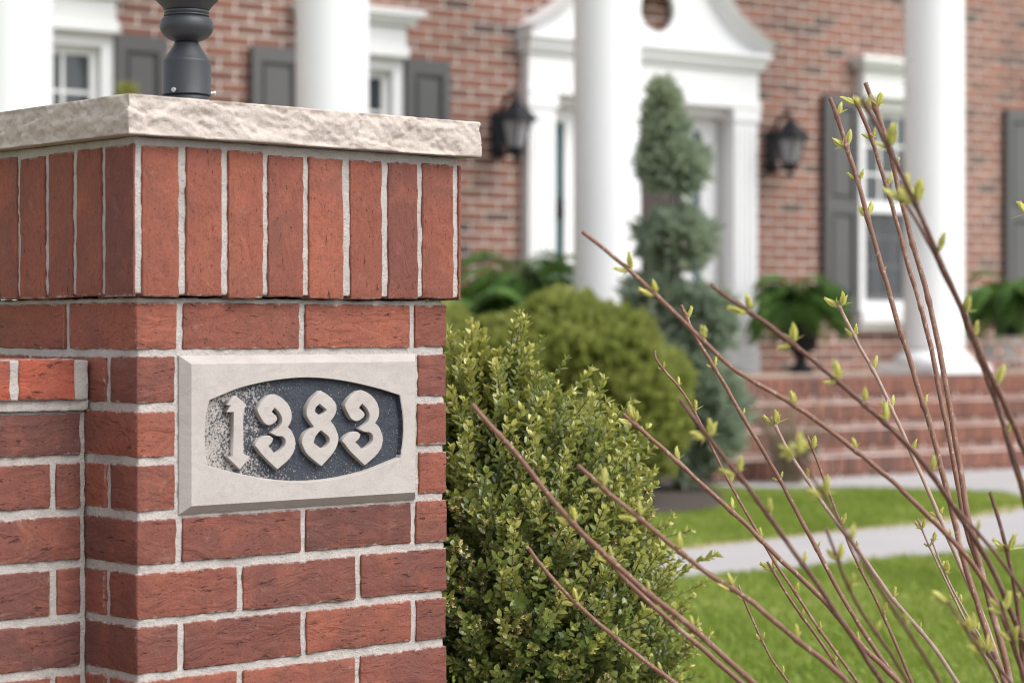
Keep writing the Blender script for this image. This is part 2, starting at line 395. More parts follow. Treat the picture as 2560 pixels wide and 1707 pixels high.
STEMS = [
  (0.00379,'m',[(0.2324, -0.5484, 0.9116), (0.2746, -0.5845, 0.8697), (0.3001, -0.6044, 0.8362), (0.3242, -0.6227, 0.8058), (0.3393, -0.6342, 0.7906), (0.3576, -0.647, 0.7655), (0.3752, -0.6607, 0.752), (0.3939, -0.675, 0.7367), (0.4215, -0.6965, 0.7182), (0.4485, -0.7163, 0.6947), (0.4797, -0.7384, 0.6652), (0.4982, -0.7515, 0.6484), (0.5305, -0.772, 0.6109), (0.5594, -0.7913, 0.5829), (0.5879, -0.8084, 0.5487), (0.6103, -0.819, 0.5129), (0.6335, -0.8293, 0.4745), (0.6566, -0.8332, 0.4168), (0.7044, -0.8393, 0.3002), (0.7402, -0.823, 0.1601), (0.7617, -0.7884, 0.0151)],
   [((0.2749, -0.5848, 0.8702), 'LRr', 0.017), ((0.2979, -0.6028, 0.8389), 'LRl', 0.0179), ((0.3386, -0.6337, 0.7915), 'RRr', 0.0161), ((0.4208, -0.6959, 0.7187), 'Rr', 0.0153), ((0.4804, -0.739, 0.6648), 'R', 0.0135), ((0.5728, -0.7997, 0.5681), 'R', 0.0109)]),
  (0.00402,'m',[(0.6766, -0.2755, 0.8354), (0.6822, -0.2812, 0.8209), (0.6859, -0.2865, 0.7995), (0.6973, -0.3007, 0.7706), (0.7044, -0.3101, 0.7525), (0.7133, -0.3237, 0.7248), (0.7249, -0.3432, 0.6866), (0.7313, -0.3574, 0.656), (0.7483, -0.3882, 0.6068), (0.7579, -0.4195, 0.5457), (0.7666, -0.4484, 0.4958), (0.7731, -0.4706, 0.4605), (0.7789, -0.5012, 0.4098), (0.787, -0.5269, 0.376), (0.7966, -0.551, 0.3489), (0.8127, -0.6346, 0.2414), (0.7989, -0.7137, 0.1232), (0.76, -0.7809, 0.0138)],
   [((0.6829, -0.282, 0.8182), 'R', 0.0161), ((0.7039, -0.3099, 0.7514), 'lR', 0.0118), ((0.7247, -0.3427, 0.6877), 'R', 0.0085), ((0.7498, -0.3897, 0.6063), 'lR', 0.0106), ((0.7635, -0.4367, 0.5161), 'R', 0.0094)]),
  (0.00268,'m',[(0.6509, -0.2528, 0.7749), (0.6502, -0.2527, 0.7647), (0.6549, -0.2578, 0.7524), (0.6714, -0.2753, 0.7305), (0.6785, -0.2848, 0.7102), (0.6864, -0.2971, 0.6841), (0.6944, -0.3115, 0.6534), (0.7045, -0.3376, 0.5956), (0.7135, -0.3558, 0.5659), (0.7215, -0.3777, 0.5277), (0.7281, -0.3977, 0.4945), (0.7405, -0.429, 0.451), (0.7484, -0.4557, 0.4127), (0.7576, -0.4862, 0.3724), (0.7648, -0.5075, 0.3472), (0.7826, -0.5956, 0.2397), (0.7854, -0.6946, 0.122), (0.7722, -0.7916, 0.0138)],
   [((0.6564, -0.2594, 0.7497), 'LR', 0.008), ((0.6728, -0.277, 0.7273), 'R', 0.0128), ((0.6846, -0.2937, 0.6926), 'R', 0.015), ((0.7045, -0.3376, 0.5956), 'R', 0.0138), ((0.7382, -0.4242, 0.4566), 'R', 0.0136), ((0.7484, -0.4557, 0.4127), 'R', 0.0094)]),
  (0.0037,'d',[(0.1687, -0.7609, 0.7298), (0.1772, -0.7675, 0.7158), (0.1865, -0.7734, 0.7017), (0.1989, -0.7808, 0.686), (0.2214, -0.7908, 0.6542), (0.2439, -0.7999, 0.6267), (0.2709, -0.8074, 0.5916), (0.2996, -0.8139, 0.5563), (0.3281, -0.8186, 0.5218), (0.3567, -0.8216, 0.487), (0.3906, -0.8271, 0.4512), (0.4134, -0.8267, 0.4226), (0.5121, -0.8271, 0.3104), (0.631, -0.8129, 0.1694), (0.7562, -0.787, 0.0159)],
   [((0.1946, -0.7786, 0.6926), 'LRlr', 0.0189), ((0.2223, -0.7911, 0.6529), 'LRl', 0.019), ((0.2572, -0.8024, 0.6062), 'R', 0.0175), ((0.2996, -0.8139, 0.5563), 'R', 0.0126)]),
  (0.00417,'m',[(0.4418, -0.4016, 0.6994), (0.4538, -0.4126, 0.6866), (0.4674, -0.4253, 0.668), (0.4908, -0.4476, 0.641), (0.515, -0.4712, 0.6092), (0.538, -0.4939, 0.5813), (0.563, -0.5192, 0.5472), (0.5793, -0.5367, 0.5175), (0.5962, -0.5535, 0.5015), (0.6193, -0.5779, 0.468), (0.6324, -0.5927, 0.4424), (0.6455, -0.6077, 0.4168), (0.663, -0.6263, 0.3952), (0.6775, -0.6425, 0.3721), (0.7368, -0.7128, 0.263), (0.7625, -0.7594, 0.1376), (0.7566, -0.7809, 0.0145)],
   [((0.453, -0.4119, 0.6866), 'LRr', 0.0196), ((0.4908, -0.4476, 0.6415), 'R', 0.0167), ((0.538, -0.4939, 0.5813), 'R', 0.0137), ((0.563, -0.5192, 0.5472), 'R', 0.0127), ((0.6435, -0.6055, 0.4197), 'R', 0.0117)]),
  (0.00446,'m',[(0.1408, -0.4674, 0.7192), (0.1517, -0.4766, 0.7022), (0.1657, -0.4877, 0.6843), (0.176, -0.495, 0.6668), (0.1881, -0.5036, 0.6502), (0.2048, -0.5146, 0.6249), (0.2191, -0.5235, 0.6036), (0.2346, -0.5332, 0.5841), (0.2494, -0.5424, 0.5658), (0.2712, -0.5561, 0.5415), (0.2927, -0.5696, 0.5199), (0.3077, -0.5788, 0.5042), (0.3264, -0.5914, 0.4898), (0.3471, -0.6035, 0.4684), (0.3825, -0.6236, 0.4317), (0.4134, -0.6409, 0.4009), (0.5207, -0.6956, 0.2899), (0.6439, -0.7489, 0.1556), (0.7681, -0.7948, 0.0153)],
   [((0.1647, -0.4869, 0.6857), '', 0.0), ((0.2335, -0.5324, 0.585), 'LR', 0.0171), ((0.2697, -0.5551, 0.5429), 'LR', 0.0144), ((0.3077, -0.5788, 0.5042), 'R', 0.0136), ((0.3505, -0.6053, 0.4641), 'R', 0.0118)]),
  (0.00418,'m',[(0.326, -0.5002, 0.5307), (0.3391, -0.5114, 0.5107), (0.3592, -0.528, 0.4855), (0.3842, -0.5477, 0.4564), (0.4006, -0.5609, 0.4414), (0.4266, -0.5804, 0.4116), (0.4453, -0.5941, 0.3908), (0.544, -0.6626, 0.281), (0.6641, -0.7391, 0.15), (0.7899, -0.8133, 0.0151)],
   []),
  (0.00394,'m',[(0.1942, -0.5828, 0.6548), (0.2067, -0.5932, 0.6399), (0.2151, -0.5996, 0.6297), (0.2316, -0.6115, 0.6099), (0.2495, -0.6245, 0.5943), (0.2635, -0.6336, 0.5792), (0.2881, -0.65, 0.5572), (0.3075, -0.6612, 0.5365), (0.3229, -0.6715, 0.5256), (0.3367, -0.6809, 0.5166), (0.3574, -0.6936, 0.4997), (0.3796, -0.705, 0.4772), (0.4014, -0.717, 0.4582), (0.4254, -0.7296, 0.4372), (0.4429, -0.7386, 0.4217), (0.4561, -0.7437, 0.4071), (0.5625, -0.7832, 0.2964), (0.6758, -0.8056, 0.1602), (0.7837, -0.8099, 0.0155)],
   [((0.2161, -0.6004, 0.6289), 'RRl', 0.0201), ((0.2486, -0.6236, 0.5943), 'LR', 0.0193), ((0.2881, -0.65, 0.5572), 'R', 0.0202), ((0.3356, -0.6801, 0.517), 'LR', 0.0185), ((0.4014, -0.717, 0.4582), 'R', 0.016)]),
  (0.00362,'m',[(0.3218, -0.3621, 0.5397), (0.3278, -0.3676, 0.5262), (0.3388, -0.3778, 0.5084), (0.3508, -0.389, 0.4886), (0.3642, -0.4014, 0.4723), (0.3751, -0.4116, 0.4588), (0.387, -0.4228, 0.4439), (0.4001, -0.435, 0.4319), (0.4141, -0.4482, 0.4141), (0.4295, -0.4627, 0.3978), (0.4435, -0.4759, 0.3844), (0.4513, -0.4831, 0.3772), (0.5616, -0.5878, 0.2677), (0.6779, -0.7007, 0.1407), (0.7849, -0.8068, 0.0146)],
   [((0.3642, -0.4014, 0.4723), 'LR', 0.0174), ((0.4001, -0.435, 0.4319), 'R', 0.0135), ((0.4372, -0.47, 0.3892), 'R', 0.0116)]),
  (0.00399,'d',[(0.2296, -0.7477, 0.8495), (0.2418, -0.758, 0.8357), (0.2621, -0.7745, 0.8202), (0.2793, -0.7877, 0.8055), (0.3009, -0.8032, 0.7853), (0.3403, -0.8289, 0.7468), (0.3637, -0.8427, 0.723), (0.3841, -0.8542, 0.7025), (0.4065, -0.8669, 0.6819), (0.4341, -0.8784, 0.6481), (0.4559, -0.8856, 0.6192), (0.4853, -0.8936, 0.5794), (0.5103, -0.899, 0.5449), (0.5358, -0.9015, 0.5058), (0.5528, -0.9025, 0.4795), (0.5696, -0.9022, 0.452), (0.5915, -0.9, 0.4143), (0.6525, -0.8855, 0.3018), (0.7105, -0.8463, 0.1631), (0.7598, -0.7888, 0.0156)],
   [((0.2627, -0.7751, 0.8202), 'LRr', 0.021), ((0.2988, -0.8017, 0.787), 'Rl', 0.0219), ((0.3387, -0.8281, 0.749), 'RRl', 0.0194), ((0.3637, -0.8427, 0.723), 'R', 0.0144), ((0.3841, -0.8542, 0.7025), 'R', 0.0204), ((0.4338, -0.8781, 0.6481), 'R', 0.0188), ((0.4888, -0.8948, 0.5754), 'R', 0.0103)]),
  (0.00415,'p',[(0.9089, -0.3495, 0.8432), (0.9166, -0.358, 0.8194), (0.9252, -0.3694, 0.7928), (0.9378, -0.3901, 0.7476), (0.9483, -0.4144, 0.695), (0.9534, -0.4319, 0.6575), (0.9567, -0.4498, 0.6193), (0.9608, -0.4718, 0.5777), (0.9612, -0.4849, 0.5512), (0.9605, -0.5102, 0.5022), (0.9623, -0.5299, 0.4708), (0.9622, -0.5463, 0.4438), (0.9587, -0.567, 0.4072), (0.9539, -0.584, 0.3765), (0.9482, -0.6008, 0.3468), (0.9163, -0.6634, 0.2374), (0.8566, -0.7309, 0.1195), (0.7785, -0.7963, 0.0136)],
   [((0.912, -0.3526, 0.8338), 'LRr', 0.0221), ((0.9248, -0.369, 0.794), 'LR', 0.0166), ((0.9371, -0.3893, 0.7487), 'R', 0.0188), ((0.9485, -0.4143, 0.6961), 'LR', 0.0154), ((0.9577, -0.4442, 0.6354), 'R', 0.0164), ((0.9621, -0.4863, 0.5502), 'LR', 0.013)]),
  (0.00492,'m',[(0.748, -0.4723, 1.1025), (0.756, -0.4803, 1.0765), (0.7632, -0.489, 1.0401), (0.7701, -0.4993, 0.996), (0.7775, -0.5117, 0.9451), (0.7865, -0.5294, 0.8783), (0.7915, -0.5423, 0.8288), (0.7963, -0.5528, 0.7954), (0.8017, -0.5678, 0.7448), (0.8061, -0.581, 0.7025), (0.809, -0.5933, 0.661), (0.812, -0.6087, 0.6106), (0.8117, -0.6221, 0.5597), (0.813, -0.636, 0.5151), (0.8144, -0.6479, 0.4792), (0.816, -0.6639, 0.4333), (0.8203, -0.6808, 0.3936), (0.8227, -0.6935, 0.3628), (0.823, -0.7336, 0.2546), (0.8023, -0.7658, 0.1322), (0.7659, -0.7881, 0.0142)],
   [((0.7553, -0.4796, 1.0791), 'R', 0.0155), ((0.7632, -0.4891, 1.0396), 'LR', 0.0186), ((0.7701, -0.4993, 0.9949), 'LRr', 0.0155), ((0.7775, -0.5117, 0.9451), 'LR', 0.0186), ((0.7863, -0.5289, 0.8809), 'r', 0.0062), ((0.7963, -0.5528, 0.7954), '', 0.0), ((0.8053, -0.5797, 0.705), 'R', 0.0112)]),
  (0.00455,'m',[(0.8505, -0.4298, 1.1118), (0.8572, -0.4367, 1.0903), (0.8675, -0.4487, 1.0543), (0.8763, -0.4641, 0.9945), (0.8802, -0.4745, 0.9515), (0.8846, -0.4857, 0.9135), (0.8874, -0.4976, 0.8696), (0.8908, -0.5095, 0.8324), (0.8923, -0.5229, 0.7863), (0.8924, -0.534, 0.7473), (0.8897, -0.5419, 0.7133), (0.8883, -0.5514, 0.6794), (0.8857, -0.5644, 0.6344), (0.8824, -0.581, 0.5812), (0.8755, -0.597, 0.525), (0.8796, -0.6197, 0.4801), (0.8775, -0.6393, 0.4317), (0.8706, -0.6615, 0.3724), (0.8517, -0.7043, 0.2592), (0.8133, -0.7464, 0.133), (0.7623, -0.7839, 0.014)],
   [((0.8536, -0.4328, 1.1038), 'L', 0.0204), ((0.8676, -0.4486, 1.0564), 'Rl', 0.0161), ((0.877, -0.4649, 0.9929), 'R', 0.016), ((0.8846, -0.4857, 0.9135), '', 0.0), ((0.8908, -0.5095, 0.8324), '', 0.0)]),
  (0.005,'m',[(0.8216, -0.471, 1.1282), (0.8297, -0.4793, 1.1008), (0.8371, -0.488, 1.0706), (0.843, -0.498, 1.0246), (0.849, -0.5084, 0.9854), (0.8516, -0.5183, 0.9363), (0.8564, -0.5289, 0.9), (0.8609, -0.5444, 0.8428), (0.8621, -0.557, 0.7912), (0.8627, -0.5708, 0.7373), (0.8611, -0.5803, 0.6966), (0.8584, -0.5931, 0.6434), (0.8552, -0.6057, 0.5932), (0.8541, -0.6153, 0.561), (0.8499, -0.629, 0.5101), (0.8506, -0.6458, 0.4656), (0.8498, -0.6643, 0.4157), (0.8464, -0.6843, 0.3593), (0.8335, -0.7209, 0.2514), (0.8024, -0.7542, 0.1301), (0.7592, -0.7817, 0.0141)],
   [((0.8314, -0.4812, 1.0934), 'RRl', 0.0211), ((0.8438, -0.4993, 1.0193), 'R', 0.0126), ((0.8552, -0.5253, 0.9147), '', 0.0), ((0.8611, -0.5449, 0.8413), '', 0.0)]),
  (0.00393,'d',[(0.2294, -0.9479, 1.0287), (0.24, -0.9558, 1.0072), (0.2535, -0.9634, 0.9799), (0.2664, -0.9696, 0.9566), (0.2785, -0.973, 0.9309), (0.2919, -0.9774, 0.9083), (0.31, -0.9798, 0.8721), (0.3258, -0.9841, 0.8492), (0.3462, -0.986, 0.8141), (0.3628, -0.9885, 0.7895), (0.3861, -0.9886, 0.7509), (0.4107, -0.992, 0.7183), (0.45, -0.9937, 0.6632), (0.4988, -0.9895, 0.5897), (0.5963, -0.9662, 0.4336), (0.6865, -0.896, 0.2351), (0.7591, -0.7888, 0.0157)],
   [((0.2334, -0.9512, 1.0204), 'Lr', 0.0157), ((0.2535, -0.9634, 0.9799), 'RRl', 0.022), ((0.2807, -0.9732, 0.9255), 'RL', 0.0222), ((0.3065, -0.978, 0.8753), 'RR', 0.0207), ((0.3457, -0.9864, 0.8157), 'R', 0.0177), ((0.3615, -0.9884, 0.7916), 'R', 0.0161), ((0.3914, -0.9887, 0.7426), 'R', 0.0203)]),
  (0.00281,'d',[(0.297, -0.9419, 0.939), (0.3075, -0.9503, 0.9226), (0.3202, -0.957, 0.893), (0.3309, -0.9618, 0.8722), (0.3524, -0.9705, 0.836), (0.4818, -0.9822, 0.62), (0.6336, -0.9269, 0.3399), (0.7883, -0.8149, 0.0157)],
   [((0.3014, -0.9456, 0.9322), 'LRr', 0.0225)]),
  (0.0039,'d',[(0.4042, -0.9719, 0.7585), (0.4125, -0.9759, 0.7297), (0.4279, -0.9787, 0.6882), (0.4436, -0.98, 0.6537), (0.456, -0.9796, 0.6278), (0.4909, -0.9752, 0.5598), (0.5722, -0.9506, 0.413), (0.6739, -0.8935, 0.2254), (0.7839, -0.8116, 0.0159)],
   [((0.4254, -0.9785, 0.6944), 'R', 0.0124)]),
  (0.00348,'d',[(0.6533, -0.7932, 0.6134), (0.6618, -0.7999, 0.5794), (0.6701, -0.8051, 0.5449), (0.678, -0.809, 0.5088), (0.6849, -0.8108, 0.4684), (0.6895, -0.812, 0.4452), (0.696, -0.8103, 0.393), (0.7165, -0.8092, 0.2822), (0.7478, -0.809, 0.1502), (0.7854, -0.8091, 0.015)],
   [((0.6707, -0.8058, 0.5458), 'LRlr', 0.0204), ((0.6811, -0.8096, 0.4877), 'R', 0.0112)]),
  (0.00255,'d',[(0.2027, -0.9265, 0.6071), (0.2149, -0.929, 0.5758), (0.2306, -0.9302, 0.5507), (0.2519, -0.9295, 0.5212), (0.2746, -0.9319, 0.4982), (0.2976, -0.9323, 0.4748), (0.3273, -0.9292, 0.4435), (0.4431, -0.9108, 0.3318), (0.6001, -0.8695, 0.1848), (0.7804, -0.8121, 0.0166)],
   [((0.2159, -0.9292, 0.5742), 'LR', 0.0158), ((0.2343, -0.9307, 0.5461), 'R', 0.0158), ((0.2746, -0.9319, 0.4982), 'R', 0.012)]),
  (0.00295,'m',[(0.8013, -0.3884, 0.6608), (0.808, -0.3959, 0.6399), (0.8138, -0.4077, 0.6006), (0.8198, -0.4235, 0.5595), (0.8243, -0.4361, 0.5323), (0.824, -0.4419, 0.5152), (0.8288, -0.4577, 0.4858), (0.8339, -0.4731, 0.4607), (0.8349, -0.491, 0.4253), (0.8367, -0.5088, 0.3949), (0.836, -0.533, 0.3526), (0.8349, -0.5417, 0.3371), (0.824, -0.6089, 0.2315), (0.8001, -0.6937, 0.1171), (0.7643, -0.7838, 0.0136)],
   [((0.8081, -0.3958, 0.642), 'LR', 0.0182), ((0.8144, -0.4086, 0.599), 'R', 0.0096), ((0.8241, -0.4322, 0.5438), 'R', 0.016), ((0.8288, -0.4577, 0.4858), 'LR', 0.0095), ((0.8349, -0.491, 0.4253), 'R', 0.0147)]),
  (0.00369,'p',[(0.7274, -0.3891, 0.6878), (0.7321, -0.394, 0.6742), (0.7406, -0.4047, 0.6469), (0.7564, -0.4262, 0.6051), (0.7717, -0.4494, 0.5657), (0.784, -0.4695, 0.5344), (0.7923, -0.4822, 0.518), (0.8006, -0.5, 0.4885), (0.8107, -0.5209, 0.4578), (0.8225, -0.5435, 0.4293), (0.8343, -0.5659, 0.403), (0.8428, -0.5881, 0.3731), (0.8466, -0.6036, 0.3498), (0.8539, -0.6747, 0.2419), (0.8253, -0.7377, 0.1233), (0.7685, -0.7885, 0.0138)],
   [((0.7314, -0.3933, 0.6752), 'LRr', 0.02), ((0.7558, -0.4254, 0.6062), 'R', 0.0147), ((0.7922, -0.4823, 0.5175), 'R', 0.0094), ((0.8135, -0.5258, 0.4518), 'R', 0.0156), ((0.8294, -0.5556, 0.4159), 'R', 0.0093)]),
  (0.00249,'m',[(0.8063, -0.2598, 0.4491), (0.8124, -0.2692, 0.4245), (0.8172, -0.2923, 0.3766), (0.8187, -0.3055, 0.3553), (0.8245, -0.3273, 0.3303), (0.8254, -0.3351, 0.3207), (0.8344, -0.4521, 0.2117), (0.8231, -0.616, 0.1014), (0.7845, -0.7981, 0.0128)],
   [((0.8117, -0.2676, 0.4288), 'L', 0.0111), ((0.8181, -0.2936, 0.3756), 'LR', 0.0099), ((0.8241, -0.3269, 0.3303), 'R', 0.0098)]),
  (0.00295,'m',[(0.7613, -0.3535, 0.4931), (0.7687, -0.3619, 0.4755), (0.7762, -0.3752, 0.4456), (0.7866, -0.3921, 0.4222), (0.7961, -0.4125, 0.393), (0.8032, -0.432, 0.3662), (0.8072, -0.4505, 0.3398), (0.8187, -0.5441, 0.2298), (0.8133, -0.6682, 0.1138), (0.7873, -0.803, 0.0133)],
   [((0.7664, -0.359, 0.4814), 'LR', 0.0182), ((0.7866, -0.3921, 0.4222), 'R', 0.0107), ((0.8044, -0.4351, 0.3622), 'R', 0.0138)]),
  (0.00218,'p',[(0.9516, -0.4566, 0.5457), (0.9566, -0.4636, 0.5235), (0.9632, -0.4754, 0.4973), (0.967, -0.4886, 0.4671), (0.9713, -0.5047, 0.4372), (0.9749, -0.5259, 0.4017), (0.9767, -0.5461, 0.3703), (0.978, -0.5691, 0.3379), (0.9589, -0.6472, 0.228), (0.8931, -0.729, 0.1125), (0.7925, -0.8074, 0.0132)],
   [((0.9556, -0.4616, 0.53), 'LR', 0.0131), ((0.9606, -0.4706, 0.5069), 'LR', 0.0098), ((0.9654, -0.4838, 0.4766), 'R', 0.0119), ((0.9713, -0.5047, 0.4372), 'LR', 0.0087), ((0.9754, -0.5294, 0.3961), 'R', 0.0108)]),
  (0.00211,'p',[(0.8842, -0.5307, 0.5282), (0.8924, -0.5427, 0.4901), (0.9006, -0.5578, 0.4581), (0.9055, -0.5722, 0.427), (0.9142, -0.5919, 0.3963), (0.9216, -0.6124, 0.3659), (0.9256, -0.6865, 0.2499), (0.8788, -0.7533, 0.125), (0.7926, -0.809, 0.0136)],
   [((0.886, -0.5326, 0.5214), 'R', 0.0137), ((0.8948, -0.5473, 0.4787), 'RR', 0.0179), ((0.9025, -0.5641, 0.4428), 'R', 0.0115), ((0.9103, -0.584, 0.4073), 'R', 0.0105)]),
  (0.0023,'d',[(0.2503, -1.0366, 0.5424), (0.2653, -1.0428, 0.5198), (0.2845, -1.0461, 0.4979), (0.3052, -1.0459, 0.4754), (0.3197, -1.0434, 0.4591), (0.4308, -1.0084, 0.3489), (0.5808, -0.919, 0.1976), (0.7496, -0.7871, 0.0172)],
   [((0.2519, -1.0378, 0.5393), 'LLl', 0.0177), ((0.2732, -1.0445, 0.5104), 'R', 0.0154), ((0.29, -1.0462, 0.4916), 'LR', 0.0155)]),
  (0.00308,'d',[(0.3787, -0.9499, 0.6201), (0.3975, -0.9625, 0.5944), (0.4203, -0.9744, 0.5686), (0.4507, -0.9835, 0.5299), (0.4744, -0.9867, 0.4991), (0.5738, -0.9785, 0.371), (0.6777, -0.9145, 0.2046), (0.7738, -0.804, 0.0162)],
   [((0.3975, -0.9625, 0.5944), 'R', 0.0107)]),
  (0.0025,'d',[(0.0265, -1.0366, 0.6961), (0.0454, -1.0443, 0.6678), (0.0649, -1.0464, 0.6436), (0.0974, -1.0464, 0.6091), (0.1515, -1.0367, 0.5548), (0.2127, -1.0309, 0.5061), (0.2652, -1.0158, 0.4601), (0.4046, -0.9761, 0.3465), (0.5813, -0.9036, 0.1941), (0.774, -0.8082, 0.017)],
   [((0.0306, -1.0392, 0.6889), 'LRlr', 0.0214), ((0.0579, -1.0462, 0.6522), 'LR', 0.0187), ((0.0974, -1.0464, 0.6091), 'R', 0.016), ((0.1891, -1.0333, 0.5244), 'R', 0.0136)]),
  (0.00311,'m',[(0.9381, -0.6436, 0.9601), (0.9442, -0.6528, 0.8978), (0.9484, -0.6684, 0.8047), (0.9422, -0.6911, 0.6612), (0.9179, -0.7277, 0.4559), (0.8587, -0.7633, 0.2274), (0.7755, -0.7964, 0.0142)],
   [((0.9394, -0.6451, 0.9497), 'L', 0.0228)]),
  (0.003,'m',[(0.8558, -0.7061, 0.6145), (0.8632, -0.7158, 0.5647), (0.8695, -0.7351, 0.4659), (0.863, -0.7611, 0.325), (0.8241, -0.7771, 0.166), (0.7618, -0.7845, 0.0143)],
   [((0.8575, -0.7079, 0.607), 'L', 0.022)]),
  (0.00284,'d',[(0.511, -0.8678, 0.4802), (0.5225, -0.8754, 0.458), (0.5391, -0.8845, 0.4355), (0.5616, -0.8948, 0.408), (0.6403, -0.9082, 0.3004), (0.7118, -0.8736, 0.1647), (0.7693, -0.7986, 0.0159)],
   [((0.5153, -0.8711, 0.4714), 'LR', 0.0175), ((0.5306, -0.88, 0.4468), 'LRr', 0.0175)]),
  (0.00273,'d',[(0.4542, -0.951, 0.5184), (0.4635, -0.9544, 0.4928), (0.4803, -0.9551, 0.4576), (0.4944, -0.9527, 0.4305), (0.5614, -0.9292, 0.3201), (0.6512, -0.8706, 0.1773), (0.7524, -0.7853, 0.0163)],
   [((0.4583, -0.9531, 0.5057), 'LRl', 0.0193), ((0.4706, -0.9544, 0.4753), 'LR', 0.0168)]),
]

# ================================================================ setting
HOUSE = CAM + Vector((math.sin(YAW), math.cos(YAW), 0)) * 13.65
HOUSE.z = 0
HRZ = R(-6.38)
HM = Matrix.Translation(HOUSE) @ Matrix.Rotation(HRZ, 4, 'Z')
def hw(u, p, z=0.0): return HM @ Vector((u, -p, z))        # along the facade, out from it, up

def sheet(name, pts, z, mat, thick=0.0, kind='structure'):
    bm = bmesh.new()
    f = bm.faces.new([bm.verts.new((x, y, z)) for x, y in pts])
    f.normal_update()
    if f.normal.z < 0: f.normal_flip()
    if thick:
        g = bmesh.ops.extrude_face_region(bm, geom=[f])
        bmesh.ops.translate(bm, verts=[v for v in g['geom'] if isinstance(v, bmesh.types.BMVert)], vec=(0, 0, thick))
        bmesh.ops.recalc_face_normals(bm, faces=bm.faces)
    bmesh.ops.triangulate(bm, faces=[f for f in bm.faces if len(f.verts) > 4])
    me = bpy.data.meshes.new(name); bm.to_mesh(me); bm.free()
    me.materials.append(mat)
    o = link(name, me)
    o['kind'] = kind
    return o

sheet('ground', [(-300, -300), (300, -300), (300, 300), (-300, 300)], 0.0, M['turf'])
sheet('unseen_road', [(-60, -14), (60, -14), (60, -1.35), (-60, -1.35)], 0.004, M['asphalt'], 0.01)  # out of view: added so dark neutral ground replaces the turf's green bounce light
PATH = [(-9, 5.60), (-3.2, 5.57), (-1.4, 5.52), (5, 5.56), (5, 4.4), (2.7, 4.25), (2.45, 3.4), (2.45, 2.32), (-0.62, 2.32), (-0.40, 2.66), (0.10, 3.02), (0.36, 3.30),
        (0.40, 3.55), (0.26, 3.86), (0.02, 4.16), (-0.55, 4.47), (-1.12, 4.64), (-2.1, 4.78), (-2.75, 4.92), (-9, 5.05)]
sheet('path', [hw(u, p).xy for u, p in PATH], 0.004, M['concrete'], 0.012)
EDGE = [(-9, 4.90), (-2.75, 4.76), (-2.1, 4.63), (-1.12, 4.47), (-0.55, 4.30), (-0.15, 4.10), (0.02, 4.16), (-0.55, 4.47), (-1.12, 4.64), (-2.1, 4.78), (-2.75, 4.92), (-9, 5.05)]
sheet('soil_strip', [hw(u, p).xy for u, p in EDGE], 0.0035, M['soil'])
sheet('unseen_bed', [(-4, -1.33), (1.5, -1.33), (1.7, 0.2), (1.3, 0.85), (-4, 0.85)], 0.004, M['bed'], 0.008)  # unseen brown sheet round pier and shrub, added for warm bounce light
BED = [(-7, 1.4), (-0.2, 1.4), (-0.15, 2.25), (-0.55, 2.45), (-0.9, 3.0), (-1.4, 3.55), (-2.4, 3.7), (-7, 3.6)]
sheet('mulch_bed', [hw(u, p).xy for u, p in BED], 0.004, M['mulch'], 0.02)

# ================================================================ the house
house = empty('brick_house', HOUSE, HRZ)
tag(house, 'red brick house with white columns and white pedimented doorway behind the garden', 'house')
C = 0.0667
WINS = [-3.0, -1.145, 3.23, 5.02]
WZ0, WZ1, WHW = 0.94, 2.40, 0.345
DU0, DU1, DZ1 = 0.27, 1.72, 2.25
open_ = [(c - WHW, c + WHW, WZ0, WZ1) for c in WINS] + [(DU0, DU1, 0.5, DZ1)]
# wall core in cells round the openings
us = sorted({-8.0, 9.0} | {v for o in open_ for v in o[:2]})
zs = sorted({0.0, 6.4} | {v for o in open_ for v in o[2:]})
mb = MB()
for i in range(len(us) - 1):
    for j in range(len(zs) - 1):
        uc, zc = (us[i] + us[i + 1]) / 2, (zs[j] + zs[j + 1]) / 2
        if any(a < uc < b and c < zc < d for a, b, c, d in open_): continue
        mb.box(us[i], us[i + 1], 0.009, 0.30, zs[j], zs[j + 1])
wall = mb.obj('wall', M['hmortar'], house)
mb = MB()
mb.box(-8, 9, 0.30, 0.36, 0, 6.4)
mb.obj('inner_lining', M['door'], house)
# bricks
block = [(a - 0.004, b + 0.004, c - 0.02, d + 0.01) for a, b, c, d in open_]
block += [(c - WHW, c + WHW, 0.82, 2.64) for c in WINS]                                   # sills and heads
for c in WINS: block += [(c - WHW - 0.31, c - WHW, 0.95, 2.385), (c + WHW, c + WHW + 0.31, 0.95, 2.385)]   # behind the shutters
block += [(0.08, 1.91, 0.4, 2.60)]
pieces = []
row = 0
z = 0.535
while z < 3.45:
    off = (row % 2) * 0.1
    k0 = int(-4.4 / 0.2)
    for k in range(k0, int(7.4 / 0.2)):
        a, b = k * 0.2 + off + 0.0085, k * 0.2 + off + 0.1915
        segs = [(a, b)]
        for (q0, q1, w0, w1) in block:
            if z + 0.057 > w0 and z < w1:
                ns = []
                for s0, s1 in segs:
                    if s1 <= q0 or s0 >= q1: ns.append((s0, s1)); continue
                    if s0 < q0: ns.append((s0, q0))
                    if s1 > q1: ns.append((q1, s1))
                segs = ns
        pieces += [(s0, s1, z) for s0, s1 in segs if s1 - s0 > 0.025]
    z += C
    row += 1
VR = Matrix.Rotation(0, 3, 'X')
dv = Vector((math.sin(YAW), math.cos(YAW), 0)); rv = Vector((math.cos(YAW), -math.sin(YAW), 0))
def px(u, p, z):                                           # picture position, used only to rank which bricks show largest
    v = hw(u, p, z) - CAM
    d = v.dot(dv)
    return 1280 + 5600 * v.dot(rv) / d, 829 - 5600 * v.z / d, d
